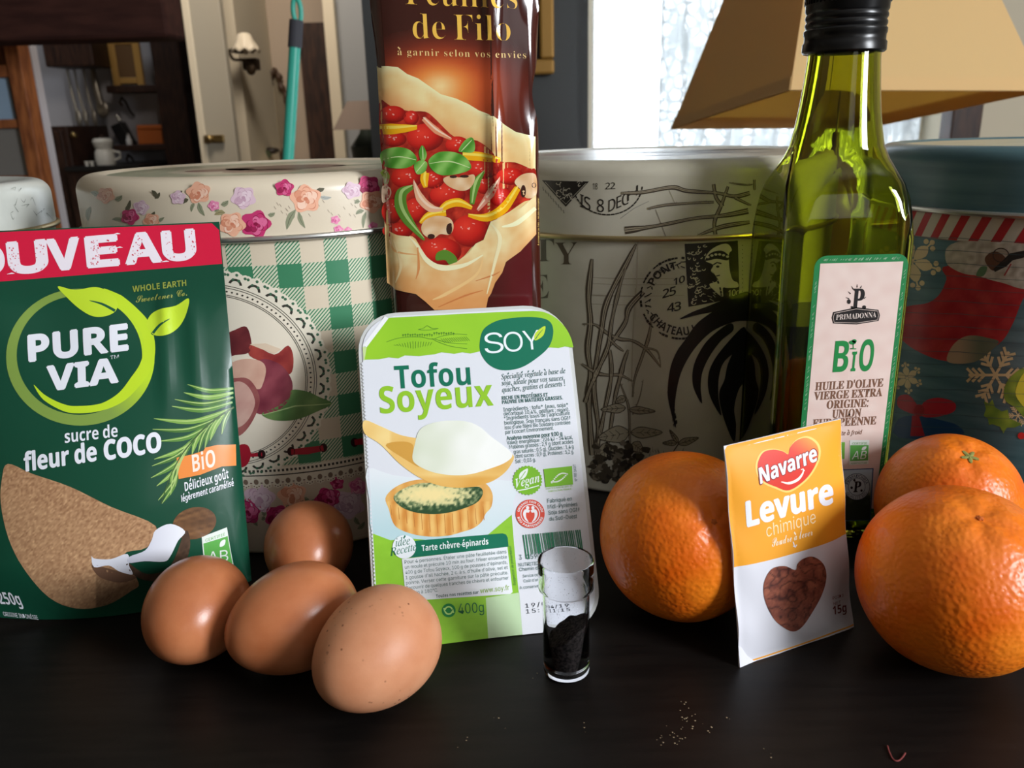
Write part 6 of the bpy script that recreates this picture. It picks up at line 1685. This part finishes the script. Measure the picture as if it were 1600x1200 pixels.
# low lamp with grey shade, beside the filo pack
lY = 2.6; lz = P3(566, 200, lY)
lam2 = thing('table_lamp', 'out-of-focus small lamp with brownish-grey shade at the edge of the pastry pack', 'lamp', (lz.x + .03, lY, FLOOR_Z + .72))
lcx = P3(572, 200, lY).x
zt_, zb_ = Z(158, lY, 570), Z(202, lY, 570)
lathe('shade', [(.05, zt_), (.098, zb_), (.096, zb_), (.048, zt_)], mat('grey_brown_shade', (132, 116, 104), .85), lam2, 40, (lcx, lY, 0))
lathe('base', [(0, FLOOR_Z + .72), (.06, FLOOR_Z + .72), (.06, FLOOR_Z + .735), (.03, FLOOR_Z + .76), (.045, zb_ - .09), (.05, zb_ - .05), (.02, zb_ - .01), (.01, zt_ - .01), (0, zt_ - .01)], mat('dark_green_ceramic', (58, 66, 58), .35), lam2, 32, (lcx, lY, 0))
cons = thing('console_table', 'narrow dark console table under the small grey lamp', 'table', (lcx, lY, FLOOR_Z))
box('tabletop', (lcx - .25, lY - .14, FLOOR_Z + .69), (lcx + .10, lY + .14, FLOOR_Z + .72), m_darkwood, cons, .003)
for sx in (-.24, .06):
    for sy in (-.13, .10): box('leg', (lcx + sx, lY + sy, FLOOR_Z), (lcx + sx + .03, lY + sy + .03, FLOOR_Z + .69), m_darkwood, cons)
# small green ornament on a hall shelf
og = P3(412, 243, 3.5)
shelf_h = thing('hall_cabinet', 'low cream cabinet at the foot of the carved mirror', 'cabinet', (og.x, 3.5, FLOOR_Z))
box('carcass', (og.x - .02, 3.38, FLOOR_Z), (og.x + .14, 3.66, og.z - .03), m_paint, shelf_h, .004); box('door', (og.x - .01, 3.365, FLOOR_Z + .06), (og.x + .12, 3.38, og.z - .07), m_paint, shelf_h, .003)
orn = thing('ornament', 'small dark green ornament beneath the mirror', 'ornament', (og.x, 3.5, og.z - .03))
lathe('bowl', [(0, og.z - .03), (.02, og.z - .03), (.018, og.z - .015), (.035, og.z + .005), (.045, og.z + .018), (.042, og.z + .019), (.03, og.z + .006), (0, og.z - .005)], mat('green_glaze', (84, 104, 78), .35), orn, 28, (og.x, 3.5, 0))
bm = bmesh.new(); bmesh.ops.create_uvsphere(bm, u_segments=14, v_segments=8, radius=.028); bmesh.ops.scale(bm, verts=bm.verts, vec=(1.3, 1, .5)); bmesh.ops.translate(bm, verts=bm.verts, vec=(og.x + .03, 3.5, og.z + .018)); bm_obj('rounded_top', bm, mat('dark_brown_glaze', (44, 36, 30), .4), orn, True)

# gilt picture frame on the dark wall
pf0, pf1 = P3(806, 10, WY - .02), P3(866, 116, WY - .02)
pic = thing('picture_frame', 'gilt picture frame on the dark grey wall behind the pastry pack', 'picture', (pf0.x, WY - .02, pf1.z))
pzt = pf1.z + .55; px0 = pf1.x - .36; fw_ = .035
m_giltw = mat('antique_gilt_wood', (150, 112, 50), .45, .35)
for nm, lo, hi in (('frame_rail', (px0, WY - .035, pf1.z), (pf1.x, WY - .003, pf1.z + fw_)), ('frame_rail', (px0, WY - .035, pzt - fw_), (pf1.x, WY - .003, pzt)), ('frame_stile', (px0, WY - .035, pf1.z + fw_), (px0 + fw_, WY - .003, pzt - fw_)), ('frame_stile', (pf1.x - fw_, WY - .035, pf1.z + fw_), (pf1.x, WY - .003, pzt - fw_))):
    box(nm, lo, hi, m_giltw, pic, .006)
box('canvas', (px0 + fw_, WY - .018, pf1.z + fw_), (pf1.x - fw_, WY - .004, pzt - fw_), mat('dark_painting', (52, 42, 34), .6), pic)

# dresser with glass at the far left
dY = 2.55
dres = thing('dresser', 'orange-brown wooden dresser with glass panes at the left edge', 'dresser', (X(20, dY), dY, FLOOR_Z))
xa, xb = X(27, dY, 190), X(50, dY, 190); xl = X(-260, dY, 190)
box('side_post', (xa, dY, FLOOR_Z), (xb, dY + .06, 1.3), m_brown, dres, .004)
box('rail', (xl, dY + .01, Z(200, dY, 20)), (xa, dY + .05, Z(186, dY, 20)), m_brown, dres, .003)
box('rail', (xl, dY + .01, Z(120, dY, 20)), (xa, dY + .05, Z(100, dY, 20)), m_brown, dres, .003)
box('back_panel', (xl, dY + .07, FLOOR_Z), (xa, dY + .09, 1.3), m_brown, dres)
box('lower_body', (xl, dY + .01, FLOOR_Z), (xa, dY + .06, Z(275, dY, 20)), m_brown, dres, .004)
m_pane = mat('bluish_cabinet_glass', (150, 176, 200), .12, spec=.6)
box('pane', (xl, dY + .03, Z(186, dY, 20)), (X(14, dY, 150), dY + .035, Z(120, dY, 20)), m_pane, dres)
box('pane', (xl, dY + .03, Z(275, dY, 20)), (xa, dY + .035, Z(200, dY, 20)), mat('dim_cabinet_glass', (124, 122, 118), .15, spec=.6), dres)
box('stile', (X(14, dY, 150), dY + .012, Z(186, dY, 20)), (X(20, dY, 150), dY + .045, Z(120, dY, 20)), m_darkwood, dres)

# kitchen furniture
kY = 4.5
cab = thing('kitchen_cabinet', 'dark brown kitchen cabinet at the end of the passage', 'cabinet', (X(115, kY), kY, FLOOR_Z))
ca, cb_ = X(86, kY, 220), X(146, kY, 220)
box('carcass', (ca, kY - .25, FLOOR_Z), (cb_, kY + .19, Z(197, kY, 120)), m_darkwood, cab, .004)
box('door', (ca + .02, kY - .27, FLOOR_Z + .1), (cb_ - .02, kY - .25, Z(204, kY, 120)), m_darkwood, cab, .004)
bm = bmesh.new(); bmesh.ops.create_uvsphere(bm, u_segments=12, v_segments=8, radius=.016); bmesh.ops.translate(bm, verts=bm.verts, vec=(X(116, kY - .28, 211), kY - .285, Z(211, kY - .28, 116))); bm_obj('knob', bm, m_brass, cab, True)
wt = thing('worktop', 'black kitchen worktop running along the tiled wall', 'worktop', (X(200, kY), kY, FLOOR_Z))
box('slab', (cb_ + .003, kY - .35, Z(266, kY - .35, 200)), (X(262, kY, 260), kY + .19, Z(258, kY - .35, 200)), mat('black_stone', (26, 26, 28), .3), wt, .003)
box('front_panel', (cb_ + .003, kY - .33, FLOOR_Z), (X(262, kY, 260), kY - .31, Z(266, kY - .35, 200)), m_darkwood, wt)
def shelf(name, label, xp0, xp1, yp, th):
    s_ = thing(name, label, 'shelf', (X(xp0, kY), kY, Z(yp, kY, xp0)))
    z_ = Z(yp, kY, xp0)
    box('board', (X(xp0, kY, yp), kY, z_ - th), (X(xp1, kY, yp), kY + .19, z_), m_darkwood, s_, .003)
    for xp in (xp0 + 14, xp1 - 45):
        x_ = X(xp, kY, yp); c = [(x_, kY + .18, z_ - th - .11), (x_, kY + .14, z_ - th - .09), (x_, kY + .10, z_ - th - .04), (x_, kY + .06, z_ - th - .02), (x_, kY + .03, z_ - th - .045), (x_, kY + .05, z_ - th - .06)]
        tube('scroll_bracket', c, .006, m_iron, s_, 6)
    return z_
z_up = shelf('wall_shelf', 'upper dark wooden kitchen shelf holding the wooden picture frame', 165, 302, 134, .035)
z_lo = shelf('wall_shelf', 'lower dark wooden kitchen shelf holding the orange box', 176, 300, 227, .03)
kp = thing('wooden_frame', 'yellowish wooden frame propped on the upper kitchen shelf', 'frame', (X(200, kY + .08), kY + .08, z_up))
fx0, fx1, ftop = X(178, kY + .08, 120), X(226, kY + .08, 120), Z(58, kY + .08, 200)
m_pine = mat('varnished_pine', (196, 152, 82), .4)
for nm, lo, hi in (('frame_stile', (fx0, kY + .06, z_up), (fx0 + .035, kY + .085, ftop)), ('frame_stile', (fx1 - .035, kY + .06, z_up), (fx1, kY + .085, ftop)), ('frame_rail', (fx0 + .035, kY + .06, z_up + .01), (fx1 - .035, kY + .085, z_up + .04)), ('frame_rail', (fx0 + .035, kY + .06, ftop - .035), (fx1 - .035, kY + .085, ftop))): box(nm, lo, hi, m_pine, kp, .003)
box('panel', (fx0 + .035, kY + .065, z_up + .04), (fx1 - .035, kY + .08, ftop - .035), mat('brown_picture_panel', (112, 82, 48), .6), kp)
fg = thing('figurine', 'small white figurine on the upper kitchen shelf', 'figurine', (X(252, kY + .06), kY + .06, z_up))
fxx = X(252, kY + .06, 125); lathe('figure', [(0, z_up), (.03, z_up), (.032, z_up + .01), (.02, z_up + .03), (.03, z_up + .05), (.034, z_up + .065), (.018, z_up + .08), (.02, z_up + .095), (.012, z_up + .11), (0, z_up + .113)], mat('white_porcelain', (196, 192, 182), .35), fg, 24, (fxx, kY + .06, 0))
lathe('foot', [(0, z_up), (.036, z_up), (.036, z_up + .008), (0, z_up + .008)], m_darkwood, fg, 24, (fxx, kY + .06, 0))
ob = thing('storage_box', 'orange box on the lower kitchen shelf', 'box', (X(235, kY + .08), kY + .08, z_lo))
m_orb = mat('orange_box_card', (186, 96, 36), .6)
box('body', (X(216, kY + .04, 215), kY + .03, z_lo), (X(255, kY + .04, 215), kY + .15, Z(200, kY + .04, 235)), m_orb, ob, .004); box('lid', (X(215, kY + .04, 200), kY + .026, Z(202, kY + .04, 235)), (X(256, kY + .04, 200), kY + .154, Z(195, kY + .04, 235)), m_orb, ob, .004)
kb = thing('knife_block', 'black slanted block on the lower kitchen shelf', 'knife block', (X(198, kY + .08), kY + .08, z_lo))
xk = X(200, kY + .08, 215)
box('block', (xk - .03, kY + .05, z_lo), (xk + .03, kY + .12, z_lo + .125), mat('black_lacquer', (22, 22, 24), .4), kb, .004, rot=Matrix.Rotation(-.38, 3, 'Y'), pivot=(xk + .03, kY + .08, z_lo))
tube('handle', [(xk - .03, kY + .085, z_lo + .12), (xk - .045, kY + .085, z_lo + .15)], .008, m_steel, kb)
pb = thing('pepper_pot', 'small shiny pot standing before the black slanted block', 'pot', (X(201, kY + .02), kY + .02, z_lo))
xk = X(202, kY + .02, 222); lathe('pot', [(0, z_lo), (.014, z_lo), (.015, z_lo + .025), (.009, z_lo + .035), (.011, z_lo + .045), (0, z_lo + .05)], mat('white_glaze', (222, 222, 220), .2), pb, 20, (xk, kY + .02, 0)); lathe('cap', [(0.0, z_lo + .05), (.007, z_lo + .05), (.006, z_lo + .056), (0, z_lo + .058)], m_steel, pb, 16, (xk, kY + .02, 0))
jY = kY - .2; zw = Z(258, kY - .35, 200); jx = X(165, jY, 250)
jug = thing('coffee_pot', 'white coffee pot on the black kitchen worktop', 'coffee pot', (jx, jY, zw))
m_enamel = mat('white_enamel', (226, 224, 214), .25)
lathe('body', [(0, zw), (.045, zw), (.048, zw + .02), (.044, zw + .06), (.036, zw + .075), (.042, zw + .085), (.048, zw + .11), (.04, zw + .125), (0, zw + .128)], m_enamel, jug, 32, (jx, jY, 0))
tube('handle', [(jx + .044, jY, zw + .02), (jx + .075, jY, zw + .03), (jx + .078, jY, zw + .055), (jx + .04, jY, zw + .065)], .006, m_enamel, jug)
lathe('lid_knob', [(0, zw + .126), (.01, zw + .128), (.012, zw + .138), (0, zw + .144)], m_darkwood, jug, 16, (jx, jY, 0))
for k, xp in enumerate((137, 145)):
    cx_ = X(xp, jY - .12, 264); cpz = zw
    cup = thing('egg_cup', ('left' if k == 0 else 'right') + ' one of two tiny white cups before the coffee pot', 'cup', (cx_, jY - .12, cpz), 'tiny white cups on the worktop')
    lathe('bowl', [(0, cpz + .006), (.008, cpz + .008), (.011, cpz + .022), (.0095, cpz + .022), (.006, cpz + .011), (0, cpz + .010)], m_enamel, cup, 18, (cx_, jY - .12, 0)); lathe('foot', [(0, cpz), (.008, cpz), (.005, cpz + .007), (0, cpz + .007)], m_enamel, cup, 18, (cx_, jY - .12, 0))
# dark extractor hood above the kitchen cabinet
hz0, hz1 = Z(104, kY - .1, 120), Z(60, kY - .1, 120)
hood = thing('extractor_hood', 'dark brown extractor hood over the kitchen cabinet', 'hood', (X(110, kY - .1), kY - .1, hz0))
box('canopy', (X(74, kY - .1, 100), kY - .12, hz0), (X(150, kY - .1, 100), kY + .1, hz0 + .12), m_darkwood, hood, .006)
box('chimney', (X(80, kY - .1, 100), kY - .08, hz0 + .12), (X(140, kY - .1, 100), kY + .1, 1.2), m_darkwood, hood, .004)
# hood rail with hanging kitchen tools
rz = Z(96, kY, 130)
rail = thing('tool_rail', 'dark rail above the kitchen cabinet with tools hanging from it', 'rail', (X(130, kY), kY + .15, rz))
tube('bar', [(X(96, kY, 96), kY + .12, rz), (X(164, kY, 96), kY + .12, rz)], .008, m_iron, rail, 8)
for xp in (98, 162): tube('bracket', [(X(xp, kY, 96), kY + .12, rz), (X(xp, kY, 96), kY + .2, rz)], .007, m_iron, rail, 8)
m_alu = mat('brushed_aluminium', (176, 170, 158), .35, .8)
for k, (xp, wpx, nm, lab) in enumerate(((110, 5, 'ladle', 'leftmost dull metal tool hanging from the kitchen rail'), (121, 4, 'skimmer', 'thin metal tool second from the left on the kitchen rail'), (135, 4, 'spatula', 'bright narrow metal tool third from the left on the kitchen rail'), (150, 10, 'whisk', 'widest pale metal tool at the right end of the kitchen rail'))):
    x_ = X(xp, kY + .1, 150); hw_ = wpx / 2 / 1300 * 4.6; zb = Z(194, kY + .1, xp) if k < 3 else Z(180, kY + .1, xp)
    tl = thing(nm, lab, 'kitchen tool', (x_, kY + .1, zb), 'tools hanging on the kitchen rail')
    tube('shaft', [(x_, kY + .112, rz - .004), (x_ + .01, kY + .1, (rz + zb) / 2), (x_ + .02, kY + .1, zb + .05)], [hw_ * .7, hw_, hw_], m_alu, tl, 8)
    bm = bmesh.new(); bmesh.ops.create_uvsphere(bm, u_segments=14, v_segments=10, radius=1); bmesh.ops.scale(bm, verts=bm.verts, vec=(hw_ * 1.9, .012, .045)); bmesh.ops.translate(bm, verts=bm.verts, vec=(x_ + .024, kY + .1, zb + .03)); bm_obj('head', bm, m_alu, tl, True)

# crumbs and a thread on the table
bm = bmesh.new(); rg = random.Random(21)
spots = [(320, 1000, 5), (325, 1052, 10), (300, 1100, 10), (390, 1070, 5), (228, 1112, 5), (480, 1040, 2), (250, 1080, 3), (340, 1030, 4), (-20, 1060, 3), (-300, 1050, 3), (-180, 900, 2), (600, 1150, 3), (-420, 1120, 3)]
for sx, sy, n in spots:
    for k in range(n):
        c = on_table(920 + (sx + rg.uniform(-22, 22)) / 2.143, 640 + (sy + rg.uniform(-22, 22)) / 2.143); s = rg.uniform(.00012, .0004)
        v = [bm.verts.new(Vector((c[0], c[1], s * .6)) + Vector(d) * s) for d in ((1.4, 0, 0), (-1, .3, 0), (0, 1, 0), (.2, -1, 0), (0, 0, .6), (0, 0, -.6))]
        for f in ((0, 2, 4), (2, 1, 4), (1, 3, 4), (3, 0, 4), (2, 0, 5), (1, 2, 5), (3, 1, 5), (0, 3, 5)): bm.faces.new([v[q] for q in f])
cr = bm_obj('crumbs', bm, mat('pale_crumb', (170, 150, 120), .9), None, loc=(.05, .29, 0)); tag(cr, 'scattered pale crumbs and specks on the black table', 'crumbs', kind='stuff')
tp = [on_table(920 + x / 2.143, 640 + y / 2.143, .0004) for x, y in spl([(1000, 1126), (1008, 1150), (1020, 1172), (1036, 1176), (1050, 1165), (1060, 1150)], 5, False)]
bm = bmesh.new(); tube_bm(bm, tp, .00028, 6); th = bm_obj('thread', bm, mat('dull_red_thread', (128, 58, 56), .9), None, loc=tuple(tp[0][:2]) + (0,)); tag(th, 'short curled reddish thread lying near the front of the table', 'thread')
bpy.data.objects.remove(_to, do_unlink=True)
bpy.context.view_layer.update()
